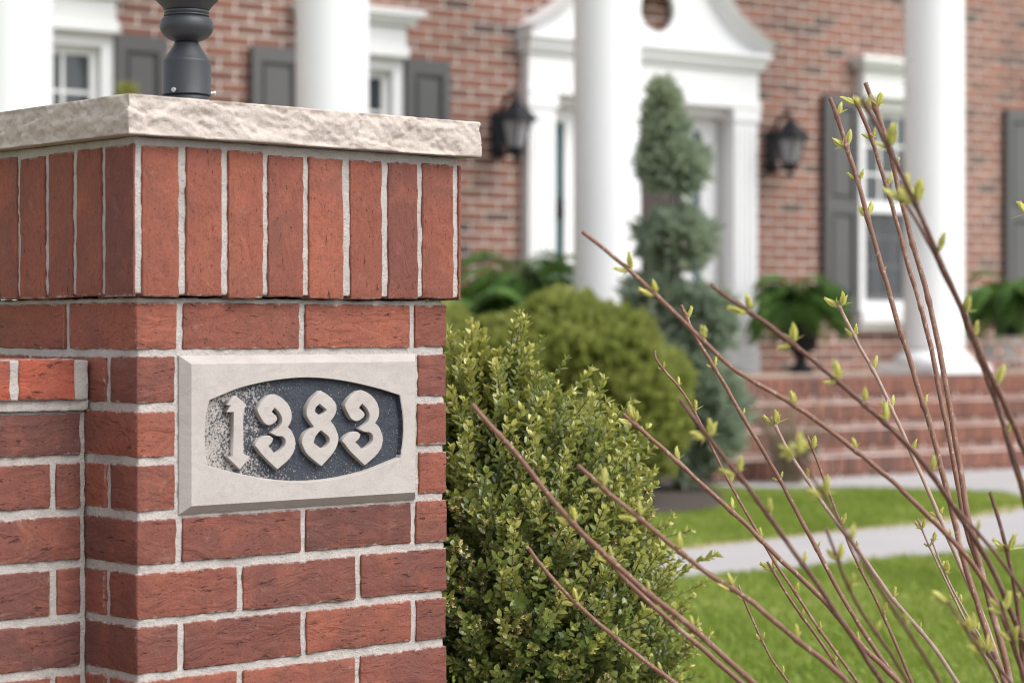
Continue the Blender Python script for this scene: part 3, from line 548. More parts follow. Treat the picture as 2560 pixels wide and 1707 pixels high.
def shown(u, z):
    x, y, d = px(u, 0, z)
    if not (125 < x < 2560 and 0 < y < 930): return False
    if x < 1210 and y > 225 + 0.08 * max(0, x - 300): return False
    if x < 1155 and y > 300: return False
    for a, b in ((730, 930), (1432, 1602), (2256, 2416), (1580, 1770)):
        if a < x < b: return False
    if 1300 < x < 1930 and y > 70: return False
    if x < 1440 and y > 640: return False
    return True
big = sorted([q for q in pieces if shown((q[0] + q[1]) / 2, q[2])], key=lambda q: px(q[0], 0, q[2])[2])
big = set([q for q in big if q[1] - q[0] > 0.1][:290])
bmesh_cache = {}
def hb_mesh(l):
    key = round(l, 3)
    if key not in bmesh_cache:
        m = MB(); m.box(-l / 2, l / 2, 0, 0.05, 0, 0.0515)
        bmesh_cache[key] = bevel_mesh(m.mesh('house_brick', M['hbrick']), 0.002, 1)
    return bmesh_cache[key]
rest = MB()
for q in pieces:
    s0, s1, zz = q
    yo = rnd(-0.0025, 0.0015)
    if q in big:
        link('brick', hb_mesh(s1 - s0), wall, ((s0 + s1) / 2, yo, zz))
    else:
        rest.box(s0, s1, yo, yo + 0.05, zz, zz + 0.0515)
rest.obj('brickwork', M['hbrick'], wall)['kind'] = 'stuff'

# windows
def rect_frame(mb, a, b, z0, z1, w, y0, y1):
    mb.box(a, a + w, y0, y1, z0, z1); mb.box(b - w, b, y0, y1, z0, z1)
    mb.box(a + w, b - w, y0 + 0.001, y1, z1 - w, z1); mb.box(a + w, b - w, y0 + 0.001, y1, z0, z0 + w)
for c in WINS:
    a, b = c - WHW, c + WHW
    mb = MB()
    rect_frame(mb, a + 0.001, b - 0.001, WZ0 + 0.001, WZ1 - 0.001, 0.07, -0.022, 0.10)
    w = mb.obj('window', M['trim'], house)
    mb = MB()
    mb.box(a - 0.0, b + 0.0, -0.09, 0.02, 2.402, 2.47); mb.box(a + 0.012, b - 0.012, -0.07, 0.02, 2.47, 2.585)
    for k in range(3): mb.box(a + 0.008, b - 0.008, -0.076, -0.07, 2.487 + k * 0.033, 2.503 + k * 0.033)
    mb.box(a - 0.02, b + 0.02, -0.105, 0.02, 2.585, 2.61); mb.box(a - 0.045, b + 0.045, -0.13, 0.02, 2.61, 2.638); mb.box(a - 0.07, b + 0.07, -0.155, 0.02, 2.638, 2.672)
    mb.obj('window_head', M['trim'], w)
    mb = MB()
    mb.box(a - 0.03, b + 0.03, -0.10, 0.03, 0.86, 0.938); mb.box(a - 0.015, b + 0.015, -0.06, 0.02, 0.815, 0.86)
    mb.obj('sill', M['trim'], w)
    ga, gb = a + 0.07, b - 0.07
    for nm, z0, z1, yy in (('upper', 1.64, WZ1 - 0.07, 0.035), ('lower', WZ0 + 0.07, 1.70, 0.062)):
        mb = MB()
        rect_frame(mb, ga, gb, z0, z1, 0.045, yy, yy + 0.03)
        if nm == 'upper': mb.box(ga, gb, yy - 0.035, yy - 0.001, 1.62, 1.70)
        mb.obj('sash', M['trim'], w)
        pw, ph = (gb - ga - 0.09) / 3, (z1 - z0 - 0.09) / 3
        for k in (1, 2):
            mb = MB(); x = ga + 0.045 + pw * k; mb.box(x - 0.009, x + 0.009, yy + 0.004, yy + 0.022, z0 + 0.045, z1 - 0.045)
            mb.obj('muntin', M['trim'], w)
            mb = MB(); zc = z0 + 0.045 + ph * k; mb.box(ga + 0.045, gb - 0.045, yy + 0.006, yy + 0.020, zc - 0.009, zc + 0.009)
            mb.obj('muntin', M['trim'], w)
        for i in range(3):
            for j in range(3):
                mb = MB()
                x0, zz = ga + 0.045 + pw * i, z0 + 0.045 + ph * j
                mb.box(x0 + 0.002, x0 + pw - 0.002, yy + 0.012, yy + 0.016, zz + 0.002, zz + ph - 0.002)
                g = mb.obj('pane', M['glass'], w, rot=(0, 0, 0))
    mb = MB(); mb.box(ga + 0.01, gb - 0.01, 0.018, 0.020, WZ0 + 0.075, 1.615); mb.obj('screen', M['screen'], w)
def shutter(a, b):
    mb = MB()
    z0, z1 = 0.93, 2.402
    mb.box(a + 0.01, b - 0.01, -0.030, -0.012, z0 + 0.01, z1 - 0.01)
    mb.box(a, a + 0.055, -0.052, -0.010, z0, z1); mb.box(b - 0.055, b, -0.052, -0.010, z0, z1)
    for r0, r1 in ((z0, z0 + 0.10), (1.60, 1.69), (z1 - 0.085, z1)): mb.box(a + 0.055, b - 0.055, -0.051, -0.011, r0, r1)
    s = mb.obj('shutter', M['shutter'], house)
    for r0, r1 in ((z0 + 0.125, 1.575), (1.715, z1 - 0.11)):
        m2 = MB(); m2.box(a + 0.075, b - 0.075, -0.045, -0.025, r0, r1)
        me = bevel_mesh(m2.mesh('panel', M['shutter']), 0.012, 1)
        link('panel', me, s)
for a, b in ((-2.652, -2.345), (-1.82, -1.498), (-0.792, -0.485), (2.56, 2.878), (3.582, 3.90), (4.345, 4.668), (5.372, 5.695)): shutter(a, b)

# door surround
DC = 0.995
sur = MB()
sur.box(0.05, 1.94, -0.10, 0.02, 2.255, 2.30); sur.box(0.065, 1.925, -0.085, 0.02, 2.30, 2.50)
sur.box(0.04, 1.95, -0.115, 0.02, 2.50, 2.53); sur.box(0.035, 1.955, -0.14, 0.02, 2.53, 2.58); sur.box(0.02, 1.97, -0.175, 0.02, 2.58, 2.61)
sur.box(DU0 - 0.001, DU1 + 0.001, 0.0, 0.14, 2.20, 2.255)
surround = sur.obj('door_surround', M['white'], house)
for s in (-1, 1):
    c = DC + s * 0.825
    mb = MB()
    mb.box(c - 0.10, c + 0.10, -0.08, 0.16, 0.60, 2.17); mb.box(c - 0.115, c + 0.115, -0.095, 0.02, 0.536, 0.68); mb.box(c - 0.115, c + 0.115, -0.095, 0.02, 2.17, 2.254)
    for k in range(4): mb.box(c - 0.078 + k * 0.043, c - 0.05 + k * 0.043, -0.087, -0.08, 0.72, 2.13)
    mb.obj('pilaster', M['white'], surround)
# swan-neck pediment
nk = [(0.945, 2.625), (0.89, 2.655), (0.82, 2.70), (0.72, 2.755), (0.63, 2.82), (0.55, 2.90), (0.48, 2.99), (0.41, 3.08), (0.32, 3.17), (0.24, 3.21), (0.16, 3.22)]
for s in (-1, 1):
    mb = MB()
    vs, fs = [], []
    for i, (x, zz) in enumerate(nk):
        x2, z2 = nk[min(i + 1, len(nk) - 1)]; x1, z1 = nk[max(i - 1, 0)]
        n = Vector((-(z2 - z1), x2 - x1)); n.normalize()
        if n.y < 0: n = -n
        for o, yd in ((0.0, -0.10), (0.0, 0.02), (0.035, -0.165), (0.035, 0.02), (0.075, -0.205), (0.075, 0.02)):
            vs.append((DC + s * (x + n.x * o), yd, zz + n.y * o - 0.03))
    for i in range(len(nk) - 1):
        A, B = i * 6, i * 6 + 6
        fs += [(A, B, B + 2, A + 2), (A + 2, B + 2, B + 4, A + 4), (A + 4, B + 4, B + 5, A + 5), (A + 1, B + 1, B, A)]
    fs += [(0, 2, 4, 5, 3, 1), tuple(len(vs) - 6 + k for k in (1, 3, 5, 4, 2, 0))]
    mb.add(vs, fs)
    mb.lathe([(0.075, -0.20), (0.085, -0.17), (0.085, 0.0)], 20)
    base = len(mb.v) - 60
    for k in range(base, len(mb.v)):
        x, y, zz = mb.v[k]
        mb.v[k] = (DC + s * 0.20 + x, zz, 3.20 + y)
    mb.obj('swan_neck', M['white'], surround)
def curve_mesh(name, loops, depth, bev, mat):
    cu = bpy.data.curves.new(name, 'CURVE')
    cu.dimensions = '2D'; cu.fill_mode = 'BOTH'
    cu.extrude = depth / 2 - bev; cu.offset = -bev * 0.2; cu.bevel_depth = bev; cu.bevel_resolution = 1
    for lp in loops:
        sp = cu.splines.new('POLY'); sp.points.add(len(lp) - 1); sp.use_cyclic_u = True
        for q, (x, y) in zip(sp.points, lp): q.co = (x, y, 0, 1)
    o = bpy.data.objects.new(name, cu); col.objects.link(o)
    bpy.context.view_layer.update()
    me = bpy.data.meshes.new_from_object(o.evaluated_get(bpy.context.evaluated_depsgraph_get()))
    bpy.data.objects.remove(o); bpy.data.curves.remove(cu)
    me.name = name
    me.materials.clear(); me.materials.append(mat)
    return me
tym = [(DC + x, zz) for x, zz in nk] + [(DC - x, zz) for x, zz in reversed(nk)]
hole = [(1.075 + 0.142 * math.cos(a * math.pi / 14), 2.835 + 0.142 * math.sin(a * math.pi / 14)) for a in range(28)]
link('tympanum', curve_mesh('tympanum', [tym, hole], 0.05, 0.004, M['white']), surround, (0, -0.062, 0), (R(90), 0, 0))
mb = MB(); mb.box(0.985, 1.165, -0.17, -0.09, 2.925, 3.16); mb.obj('keystone', M['white'], surround)
# door leaf, mullions, sidelights
mb = MB()
mb.box(0.60, 1.39, 0.125, 0.17, 0.56, 2.195)
door = mb.obj('door', M['door'], house)
for r0, r1 in ((0.66, 1.12), (1.20, 2.08)):
    for c0, c1 in ((0.68, 0.97), (1.02, 1.31)):
        m2 = MB(); m2.box(c0, c1, 0.112, 0.13, r0, r1)
        link('panel', bevel_mesh(m2.mesh('panel', M['door']), 0.015, 1), door)
mb = MB(); mb.lathe([(0.0, 0.0), (0.022, 0.002), (0.022, 0.02), (0.012, 0.03), (0.028, 0.045), (0.02, 0.06)], 12)
mb.obj('door_knob', M['steel'], door, True, loc=(1.34, 0.118, 1.42), rot=(R(90), 0, 0))
for (a, b, g0, g1) in ((0.27, 0.60, 0.395, 0.475), (1.39, 1.72, 1.522, 1.588)):
    mb = MB()
    mb.box(a, g0, 0.10, 0.17, 0.56, 2.199); mb.box(g1, b, 0.10, 0.17, 0.56, 2.199); mb.box(g0, g1, 0.101, 0.17, 0.56, 0.80); mb.box(g0, g1, 0.101, 0.17, 2.11, 2.199)
    sl = mb.obj('sidelight', M['white'], house)
    mb = MB(); mb.box(g0, g1, 0.13, 0.14, 0.80, 2.11); mb.obj('pane', M['teal'], sl)
mb = MB(); mb.box(0.355, 0.43, 0.04, 0.099, 1.50, 1.63); mb.box(0.365, 0.42, 0.02, 0.04, 1.54, 1.57)
link('mail_box', bevel_mesh(mb.mesh('mail_box', M['iron']), 0.006, 1), house)
mb = MB(); mb.box(DU0 + 0.001, DU1 - 0.001, -0.16, 0.16, 0.5355, 0.559); mb.obj('threshold', M['stone'], house)

# columns
for u in (-3.755, -2.02, -0.24, 2.347):
    mb = MB()
    mb.lathe([(0.192, 0.145), (0.189, 0.19), (0.187, 0.9), (0.186, 2.0), (0.182, 3.2), (0.172, 4.6), (0.162, 5.6)], 48)
    cm = mb.obj('column', M['white'], house, True, loc=(u, -1.25, 0.535))
    mb = MB()
    mb.lathe([(0.235, 0.062), (0.247, 0.078), (0.247, 0.095), (0.235, 0.112), (0.212, 0.118), (0.207, 0.132), (0.195, 0.146)], 48)
    mb.obj('base_ring', M['white'], cm, True)
    mb = MB(); mb.box(-0.25, 0.25, -0.25, 0.25, 0.003, 0.062)
    link('plinth', bevel_mesh(mb.mesh('plinth', M['white']), 0.004, 1), cm)

# porch and steps
porch = empty('porch', HOUSE, HRZ)
tag(porch, 'raised brick porch with wide front steps of upright bricks and a stone floor', 'porch')
SU0, SU1, NP, RI, TR = -0.35, 3.46, 1.55, 0.1338, 0.25
mb = MB(); mb.box(-7, 5.5, -(NP - 0.25), 0.0, 0.475, 0.535); mb.obj('floor_slab', M['stone'], porch)
mb = MB()
mb.box(-7, 5.5, -(NP - 0.02), 0.0, 0, 0.47)
for k in range(4):
    t = 0.535 - RI * k
    mb.box(SU0 + 0.008, SU1 - 0.008, -(NP + TR * k - 0.016), -(NP + TR * k - 0.24 if k else 0.9), 0.0 if k else 0.3, t - 0.006 if k else t - 0.062)
mb.obj('core', M['hmortar'], porch)
m1 = MB(); m1.box(0, 0.0575, -0.122, 0.122, -0.093, 0); rowlock = bevel_mesh(m1.mesh('rowlock_brick', M['hbrick']), 0.003, 1)
m2 = MB(); m2.box(0, 0.19, -0.05, 0.05, -0.033, 0); strip = bevel_mesh(m2.mesh('step_brick', M['hbrick']), 0.002, 1)
for k in range(4):
    t = 0.535 - RI * k
    u = SU0 if k else SU0 - 0.9
    while u < SU1 - 0.05:
        link('brick', rowlock, porch, (u + rnd(-.001, .001), -(NP + TR * k - 0.123) + rnd(-.003, .003), t - 0.004 + rnd(-.0015, .0015)), (R(2.6), 0, 0))
        u += 0.067
    u = SU0 + (0.1 if k % 2 else 0)
    while u < SU1 - 0.15:
        link('brick', strip, porch, (u, -(NP + TR * k - 0.065), t - 0.0985))
        u += 0.2
# bricks of the porch front left of the steps
rest = MB()
for r_ in range(6):
    u = -6.9 + (r_ % 2) * 0.1
    while u < SU0 - 0.3:
        rest.box(u, u + 0.19, -(NP - 0.012), -(NP - 0.08), 0.02 + r_ * C, 0.0767 + r_ * C); u += 0.2
rest.obj('brickwork', M['hbrick'], porch)['kind'] = 'stuff'

# wall lanterns
def lantern(u, label):
    g = empty('wall_lantern', hw(u, 0.0, 1.80), HRZ)
    tag(g, label, 'wall lantern', 'lanterns either side of the doorway')
    mb = MB(); mb.box(-0.05, 0.05, -0.03, -0.003, 0.05, 0.33); link('backplate', bevel_mesh(mb.mesh('backplate', M['iron']), 0.01, 1), g)
    mb = MB()
    mb.tube([(0, -0.02, 0.26), (0, -0.06, 0.36), (0, -0.11, 0.42), (0, -0.17, 0.435), (0, -0.205, 0.41), (0, -0.20, 0.37)], 0.013, 8)
    mb.obj('arm', M['iron'], g, True)
    mb = MB(); mb.tube([(0, -0.02, 0.12), (0, -0.07, 0.06), (0, -0.13, 0.07), (0, -0.15, 0.11)], 0.011, 8)
    mb.obj('scroll', M['iron'], g, True)
    c = (0, -0.20, 0)
    mb = MB(); mb.lathe([(0.145, 0.262), (0.14, 0.275), (0.085, 0.325), (0.05, 0.345), (0.045, 0.365), (0.022, 0.385), (0.012, 0.41)], 6, c); mb.obj('lamp_roof', M['iron'], g)
    mb = MB(); mb.lathe([(0.055, 0.10), (0.10, 0.258)], 6, c); mb.obj('lamp_glass', M['frost'], g)
    mb = MB()
    for k in range(6):
        a = k * math.pi / 3
        mb.tube([(0.057 * math.cos(a), -0.20 + 0.057 * math.sin(a), 0.10), (0.103 * math.cos(a), -0.20 + 0.103 * math.sin(a), 0.26)], 0.006, 5)
    mb.obj('cage', M['iron'], g)
    mb = MB(); mb.lathe([(0.006, 0.0), (0.02, 0.02), (0.012, 0.04), (0.03, 0.06), (0.058, 0.085), (0.062, 0.102)], 12, c); mb.obj('finial', M['iron'], g, True)
lantern(-0.115, 'black carriage lantern on the brick wall left of the doorway, above the pier cap')
lantern(2.10, 'black carriage lantern on the brick wall right of the doorway, above the potted fern')

# ================================================================ the pier
W, J0 = 0.498, 0.707
def lattice(n0, n1, r, step):
    L = n1 - n0
    k = max(1, int(round((L - 2 * r) / step)))
    return [n0, n0 + r * 0.45] + [n0 + r + (L - 2 * r) * i / k for i in range(k + 1)] + [n1 - r * 0.45, n1]
def rough_box(name, x0, x1, y0, y1, z0, z1, mat, r=0.0022, step=0.014, amp=0.0010, fr=55, seed=0.0, fine=0.0009):
    """a block with rounded worn arrises and uneven faces"""
    xs, ys, zs_ = lattice(x0, x1, r, step), lattice(y0, y1, r, step), lattice(z0, z1, r, step)
    nx, ny, nz = len(xs) - 1, len(ys) - 1, len(zs_) - 1
    idx, vs, fs = {}, [], []
    lo = Vector((x0 + r, y0 + r, z0 + r)); hi = Vector((x1 - r, y1 - r, z1 - r))
    cen = (lo + hi) / 2
    def vid(i, j, k):
        if (i, j, k) not in idx:
            p = Vector((xs[i], ys[j], zs_[k]))
            q = Vector((min(max(p[a], lo[a]), hi[a]) for a in range(3)))
            n = (p - q)
            n = n.normalized() if n.length > 1e-9 else Vector((0, 0, 0))
            rr = r * (1 + 0.9 * noise.noise(p * 120 + Vector((seed, 0, 7))))
            p = q + n * max(0.0003, rr) - n * (max(0.0003, rr) - r) * 1.6
            s = Vector((seed * 3.1, seed * 1.7, 0))
            p += n * (amp * noise.noise(p * fr + s) + fine * noise.noise(p * 210 + s))
            idx[(i, j, k)] = len(vs); vs.append(p - cen)
        return idx[(i, j, k)]
    for i in range(nx):
        for j in range(ny):
            fs.append((vid(i, j, 0), vid(i, j + 1, 0), vid(i + 1, j + 1, 0), vid(i + 1, j, 0)))
            fs.append((vid(i, j, nz), vid(i + 1, j, nz), vid(i + 1, j + 1, nz), vid(i, j + 1, nz)))
    for i in range(nx):
        for k in range(nz):
            fs.append((vid(i, 0, k), vid(i + 1, 0, k), vid(i + 1, 0, k + 1), vid(i, 0, k + 1)))
            fs.append((vid(i, ny, k), vid(i, ny, k + 1), vid(i + 1, ny, k + 1), vid(i + 1, ny, k)))
    for j in range(ny):
        for k in range(nz):
            fs.append((vid(0, j, k), vid(0, j, k + 1), vid(0, j + 1, k + 1), vid(0, j + 1, k)))
            fs.append((vid(nx, j, k), vid(nx, j + 1, k), vid(nx, j + 1, k + 1), vid(nx, j, k + 1)))
    mb = MB(); mb.add(vs, fs)
    return mb.mesh(name, mat, True), cen
seedn = [0.0]
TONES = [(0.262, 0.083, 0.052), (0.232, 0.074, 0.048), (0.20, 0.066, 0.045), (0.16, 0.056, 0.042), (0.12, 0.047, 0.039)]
def block(name, parent, x0, x1, y0, y1, z0, z1, mat, tilt=0.004, **k):
    seedn[0] += 1.37
    me, c = rough_box(name, x0, x1, y0, y1, z0, z1, mat, seed=seedn[0], **k)
    o = link(name, me, parent, c, (rnd(-tilt, tilt), rnd(-tilt, tilt), rnd(-tilt, tilt)))
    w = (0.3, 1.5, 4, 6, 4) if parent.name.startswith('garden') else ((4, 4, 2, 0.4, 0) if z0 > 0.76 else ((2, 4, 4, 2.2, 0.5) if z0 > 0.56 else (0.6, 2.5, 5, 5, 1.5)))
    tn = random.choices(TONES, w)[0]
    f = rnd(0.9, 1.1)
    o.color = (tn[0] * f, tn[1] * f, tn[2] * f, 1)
    return o

pier = empty('brick_pier', (0, 0, 0))
tag(pier, 'square red brick gate pier with stone cap and house number 1383 plaque', 'pier')
JH, JV = 0.0049, 0.0046
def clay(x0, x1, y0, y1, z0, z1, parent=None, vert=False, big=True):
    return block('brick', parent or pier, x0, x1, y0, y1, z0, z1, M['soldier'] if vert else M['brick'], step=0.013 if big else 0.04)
for k in range(-2, 11):
    z1, z0 = J0 - k * C - JH, J0 - (k + 1) * C + JH
    if k == -2: z1 = 0.8365
    z0 = max(z0, 0.003)
    big = k < 6
    odd = k % 2 != 0
    if k in (-1, 0, 1): fx = None
    elif odd: fx = [0.1545, 0.344]
    else: fx = [0.0635, 0.2525, 0.4385]
    sy = [0.068, 0.262] if odd else [0.166, 0.36]
    j = lambda: rnd(-0.0018, 0.0018)
    if fx:
        fx = [x + j() for x in fx]
        edges = [0.0] + fx + [W]
    else:
        edges = [0.0, 0.0555 + JV]
    sy = [y + j() for y in sy]
    # the corner brick shows on both faces
    clay(0, edges[1] - JV, 0, sy[0] - JV, z0 + rnd(-.001, .001), z1 + rnd(-.001, .001), None, False, big)
    if fx:
        for a, b in zip(edges[1:-1], edges[2:]):
            e = b if b == W else b - JV
            clay(a + JV, e, rnd(-.0013, .0), 0.09, z0 + rnd(-.0012, .0012), z1 + rnd(-.0012, .0012), None, False, big)
    else:
        clay(0.4485 + j(), W, 0, 0.09, z0, z1, None, False, big)
    ys = sy + [W]
    ymin = sy[0] - JV
    for a, b in zip(ys[:-1], ys[1:]):
        a2 = a + JV
        if edges[1] - JV < 0.09 and a2 < 0.09: a2 = max(a2, 0.0)
        x1 = min(0.09, edges[1] - JV) if a2 < 0.1 else 0.09
        if x1 < 0.05: x1 = 0.05
        # keep clear of the next front brick
        if a2 < 0.095: x1 = min(x1, 0.055)
        clay(0, x1, a2, b if b == W else b - JV, z0 + rnd(-.001, .001), z1 + rnd(-.001, .001), None, False, big and k < 0)
    for a, b in ((0.101, 0.288), (0.300, W)):
        clay(W - 0.08, W, a, b, z0, z1, None, False, False)
# mortar heart
me, c = rough_box('mortar', 0.0027, W - 0.0027, 0.0027, W - 0.0027, 0.0, 0.842, M['mortar'], r=0.004, step=0.009, amp=0.0008, fr=70, fine=0.0007)
link('mortar', me, pier, c)
# soldier course
SS, SZ0, SZ1 = 0.0143, 0.8432, 1.0290
fj = [-0.0069, 0.0575, 0.1209, 0.1835, 0.2479, 0.3143, 0.3790, 0.4397, 0.5038]
jw = [0.0058, 0.0050, 0.0050, 0.0042, 0.0042, 0.0060, 0.0052, 0.0042, 0.0045]
for i in range(8):
    clay(fj[i] + jw[i], fj[i + 1] - jw[i + 1], -SS + rnd(-.0012, .0001), 0.09, SZ0 + rnd(-.0012, .002), SZ1 + rnd(-.003, .001), None, True)
lj = [0.0555, 0.1241, 0.1922, 0.2639, 0.333, 0.40, 0.468]
block('brick', pier, -SS, fj[0] - 0.0042, -SS, lj[0] - 0.0048, SZ0, SZ1, M['soldier'], tilt=0.0, r=0.0012)
for a, b in zip(lj, lj[1:] + [0.512]):
    clay(-SS + rnd(-.001, .0001), 0.04, a + 0.0048, b - 0.0048, SZ0 + rnd(-.0012, .002), SZ1 + rnd(-.003, .001), None, True)
block('brick', pier, fj[8] + 0.0042, W + SS, -SS, 0.05, SZ0, SZ1, M['soldier'], tilt=0.0, r=0.0012)
for a in range(6):
    clay(W - 0.03, W + SS, 0.06 + a * 0.0685, 0.118 + a * 0.0685, SZ0, SZ1, None, True, False)
me, c = rough_box('mortar', -SS + 0.0026, W + SS - 0.0026, -SS + 0.0026, W + SS - 0.0026, SZ0 + 0.003, 1.0392, M['mortar'], r=0.003, step=0.006, amp=0.0004, fr=80, fine=0.0005)
link('mortar', me, pier, c)

# cap stone with split faces
def cap_mesh():
    co, z0, z1 = 0.034, 1.0394, 1.0880
    x0, x1 = -co, W + co
    n, rows = 210, 20
    mb = MB()
    def off(px_, py_, t):
        q = Vector((px_, py_, t * 0.049))
        a = noise.noise(Vector((q.x * 17, q.y * 17, q.z * 34)))
        b = abs(noise.noise(Vector((q.x * 33 + 5, q.y * 33, q.z * 52 + 3))))
        d = abs(noise.noise(Vector((q.x * 13 + 9 + q.z * 20, q.y * 13 + 2, q.z * 30))))
        e = noise.noise(q * 150) * 0.5 + noise.noise(q * 320) * 0.3
        f2 = abs(noise.noise(Vector((q.x * 60 + 15 + q.z * 40, q.y * 60, q.z * 80)))) + abs(noise.noise(Vector((q.x * 110 - q.z * 90, q.y * 110 + 3, q.z * 150))))*0.5
        fv = Vector((q.x * 21 + q.z * 9, q.y * 21, q.z * 30))
        pc = noise.voronoi(fv)[1][0]
        cv_ = noise.cell_vector(pc * 7.3 + Vector((0.5, 0.5, 0.5)))
        fac_ = (fv - pc).dot(Vector((cv_.x, cv_.y, cv_.z * 1.4))) * 0.0052 + (noise.cell(pc * 3.1) - 0.5) * 0.003
        s = 0.55 * fac_ + 0.0026 * a - 0.0034 * b + 0.0032 * d - 0.0036 * f2 + 0.0020 * e + 0.001
        lowcut = max(0.0, 1 - t / 0.06, (t - 0.97) / 0.03)                    # sawn lower arris stays straight
        back = 0.002 * max(0, t - 0.55) ** 1.3             # pitched back to the top
        return min(s, 0.002) * (1 - 0.55 * lowcut) - back * 1.6 - 0.0015
    ring = []
    sides = [((x0, x0), (x1, x0)), ((x1, x0), (x1, x1)), ((x1, x1), (x0, x1)), ((x0, x1), (x0, x0))]
    per = []
    for a, b in sides:
        for i in range(n):
            t = i / n
            per.append((a[0] + (b[0] - a[0]) * t, a[1] + (b[1] - a[1]) * t))
    cx = W / 2
    vs, fs = [], []
    for r in range(rows + 1):
        t = r / rows
        for (px_, py_) in per:
            dx, dy = px_ - cx, py_ - cx
            m = max(abs(dx), abs(dy))
            nx_ = max(0, (abs(dx) - m + 0.004) / 0.004) * (1 if dx > 0 else -1)
            ny_ = max(0, (abs(dy) - m + 0.004) / 0.004) * (1 if dy > 0 else -1)
            o = off(px_, py_, t)
            vs.append((px_ + nx_ * o, py_ + ny_ * o, z0 + (z1 - z0) * t + (0.0006 * noise.noise(Vector((px_ * 60, py_ * 60, 3))) if r == rows else 0)))
    N = len(per)
    for r in range(rows):
        for i in range(N):
            fs.append((r * N + i, r * N + (i + 1) % N, (r + 1) * N + (i + 1) % N, (r + 1) * N + i))
    fs.append(tuple(range(N - 1, -1, -1)))
    fs.append(tuple(rows * N + i for i in range(N)))
    mb.add(vs, fs)
    me = mb.mesh('cap_stone', M['cap'])
    me.polygons.foreach_set('use_smooth', [len(f) == 4 for f in fs])
    return me
link('cap_stone', cap_mesh(), pier)['label'] = 'pale limestone cap with rough split edges'

# number plaque
PX0, PX1, PZ0, PZ1, PF = 0.0612, 0.4426, 0.5722, 0.7700, -0.012
FL = -0.0035
def plaque_mesh():
    ch = 0.0105
    mb = MB()
    # recess outline resampled, and the inner rectangle sampled by angle
    rc = RECESS
    pts = []
    for i in range(len(rc)):
        p0, p1, p2, p3 = (Vector(rc[(i + k) % len(rc)]) for k in (-1, 0, 1, 2))
        for s in range(5):
            t = s / 5
            if i in (0, 8, 12, 20) or (i + 1) % 24 in (0, 8, 12, 20): q = p1.lerp(p2, t)
            else: q = 0.5 * ((2 * p1) + (-p0 + p2) * t + (2 * p0 - 5 * p1 + 4 * p2 - p3) * t * t + (-p0 + 3 * p1 - 3 * p2 + p3) * t ** 3)
            pts.append(q)
    cx, cz = (PX0 + PX1) / 2, (PZ0 + PZ1) / 2
    hx, hz = (PX1 - PX0) / 2 - ch, (PZ1 - PZ0) / 2 - ch
    n = len(pts)
    outer = []
    for q in pts:
        dx, dz = (q.x - cx) / hx, (q.y - cz) / hz
        m = max(abs(dx), abs(dz))
        outer.append(Vector((cx + dx / m * hx, cz + dz / m * hz)))
    # snap the nearest samples onto the corners
    for sx in (-1, 1):
        for sz in (-1, 1):
            k = min(range(n), key=lambda i: (outer[i] - Vector((cx + sx * hx, cz + sz * hz))).length)
            outer[k] = Vector((cx + sx * hx, cz + sz * hz))
    cen = Vector((cx, cz))
    rings = [[(cx + (o.x - cx) * (1 + ch / hx), 0.03, cz + (o.y - cz) * (1 + ch / hz)) for o in outer],
             [(cx + (o.x - cx) * (1 + ch / hx), 0.0, cz + (o.y - cz) * (1 + ch / hz)) for o in outer],
             [(o.x, PF, o.y) for o in outer],
             [(q.x, PF, q.y) for q in pts],
             [(q.x + (cx - q.x) * 0.006, PF + 0.0010, q.y + (cz - q.y) * 0.010) for q in pts],
             [(q.x + (cx - q.x) * 0.015, FL, q.y + (cz - q.y) * 0.028) for q in pts]]
    vs = [v for r_ in rings for v in r_]
    fs, mi = [], []
    for r_ in range(len(rings) - 1):
        for i in range(n):
            fs.append((r_ * n + i, r_ * n + (i + 1) % n, (r_ + 1) * n + (i + 1) % n, (r_ + 1) * n + i))
    mb.add(vs, fs)
    mb.m = [1 if i >= 4 * n and (pts[i % n].y > cz - 0.035) else 0 for i in range(len(mb.f))]
    me = mb.mesh('number_plaque', [M['plaque'], M['recess']])
    bm = bmesh.new(); bm.from_mesh(me); bmesh.ops.recalc_face_normals(bm, faces=bm.faces)
    bm.verts.ensure_lookup_table()
    if bm.faces[:]:
        f = max(bm.faces, key=lambda f: f.calc_area() if abs(f.normal.y) > 0.95 else 0)
        if f.normal.y > 0: bmesh.ops.reverse_faces(bm, faces=bm.faces)
    bm.to_mesh(me); bm.free()
    floor = [Vector((q.x + (cx - q.x) * 0.015, 0, q.y + (cz - q.y) * 0.028)) for q in pts]
    return me, floor, cx, cz
pm, floor, pcx, pcz = plaque_mesh()
plaque = link('number_plaque', pm, pier)
plaque['label'] = 'carved cream stone plaque with raised numerals 1383 on a dark oval'
mb = MB()
n = len(floor); rr = 16
vs = []
for k in range(rr + 1):
    t = 1 - k / rr
    for q in floor:
        x, zz = pcx + (q.x - pcx) * t, pcz + (q.z - pcz) * t
        d = 0.0011 * noise.noise(Vector((x * 90, zz * 90, 1))) + 0.0006 * noise.noise(Vector((x * 260, zz * 260, 4)))
        vs.append((x, FL + (d if 0 < k else 0), zz))
fs = [(k * n + i, k * n + (i + 1) % n, (k + 1) * n + (i + 1) % n, (k + 1) * n + i) for k in range(rr) for i in range(n)]
mb.add(vs, [tuple(reversed(f)) for f in fs])
bmm = mb.mesh('recess_floor', M['recess'], True)
bm = bmesh.new(); bm.from_mesh(bmm); bmesh.ops.remove_doubles(bm, verts=bm.verts, dist=1e-5)
bmesh.ops.recalc_face_normals(bm, faces=bm.faces)
if sum(f.normal.y * f.calc_area() for f in bm.faces) > 0: bmesh.ops.reverse_faces(bm, faces=bm.faces)
bm.to_mesh(bmm); bm.free()
link('recess_floor', bmm, plaque)
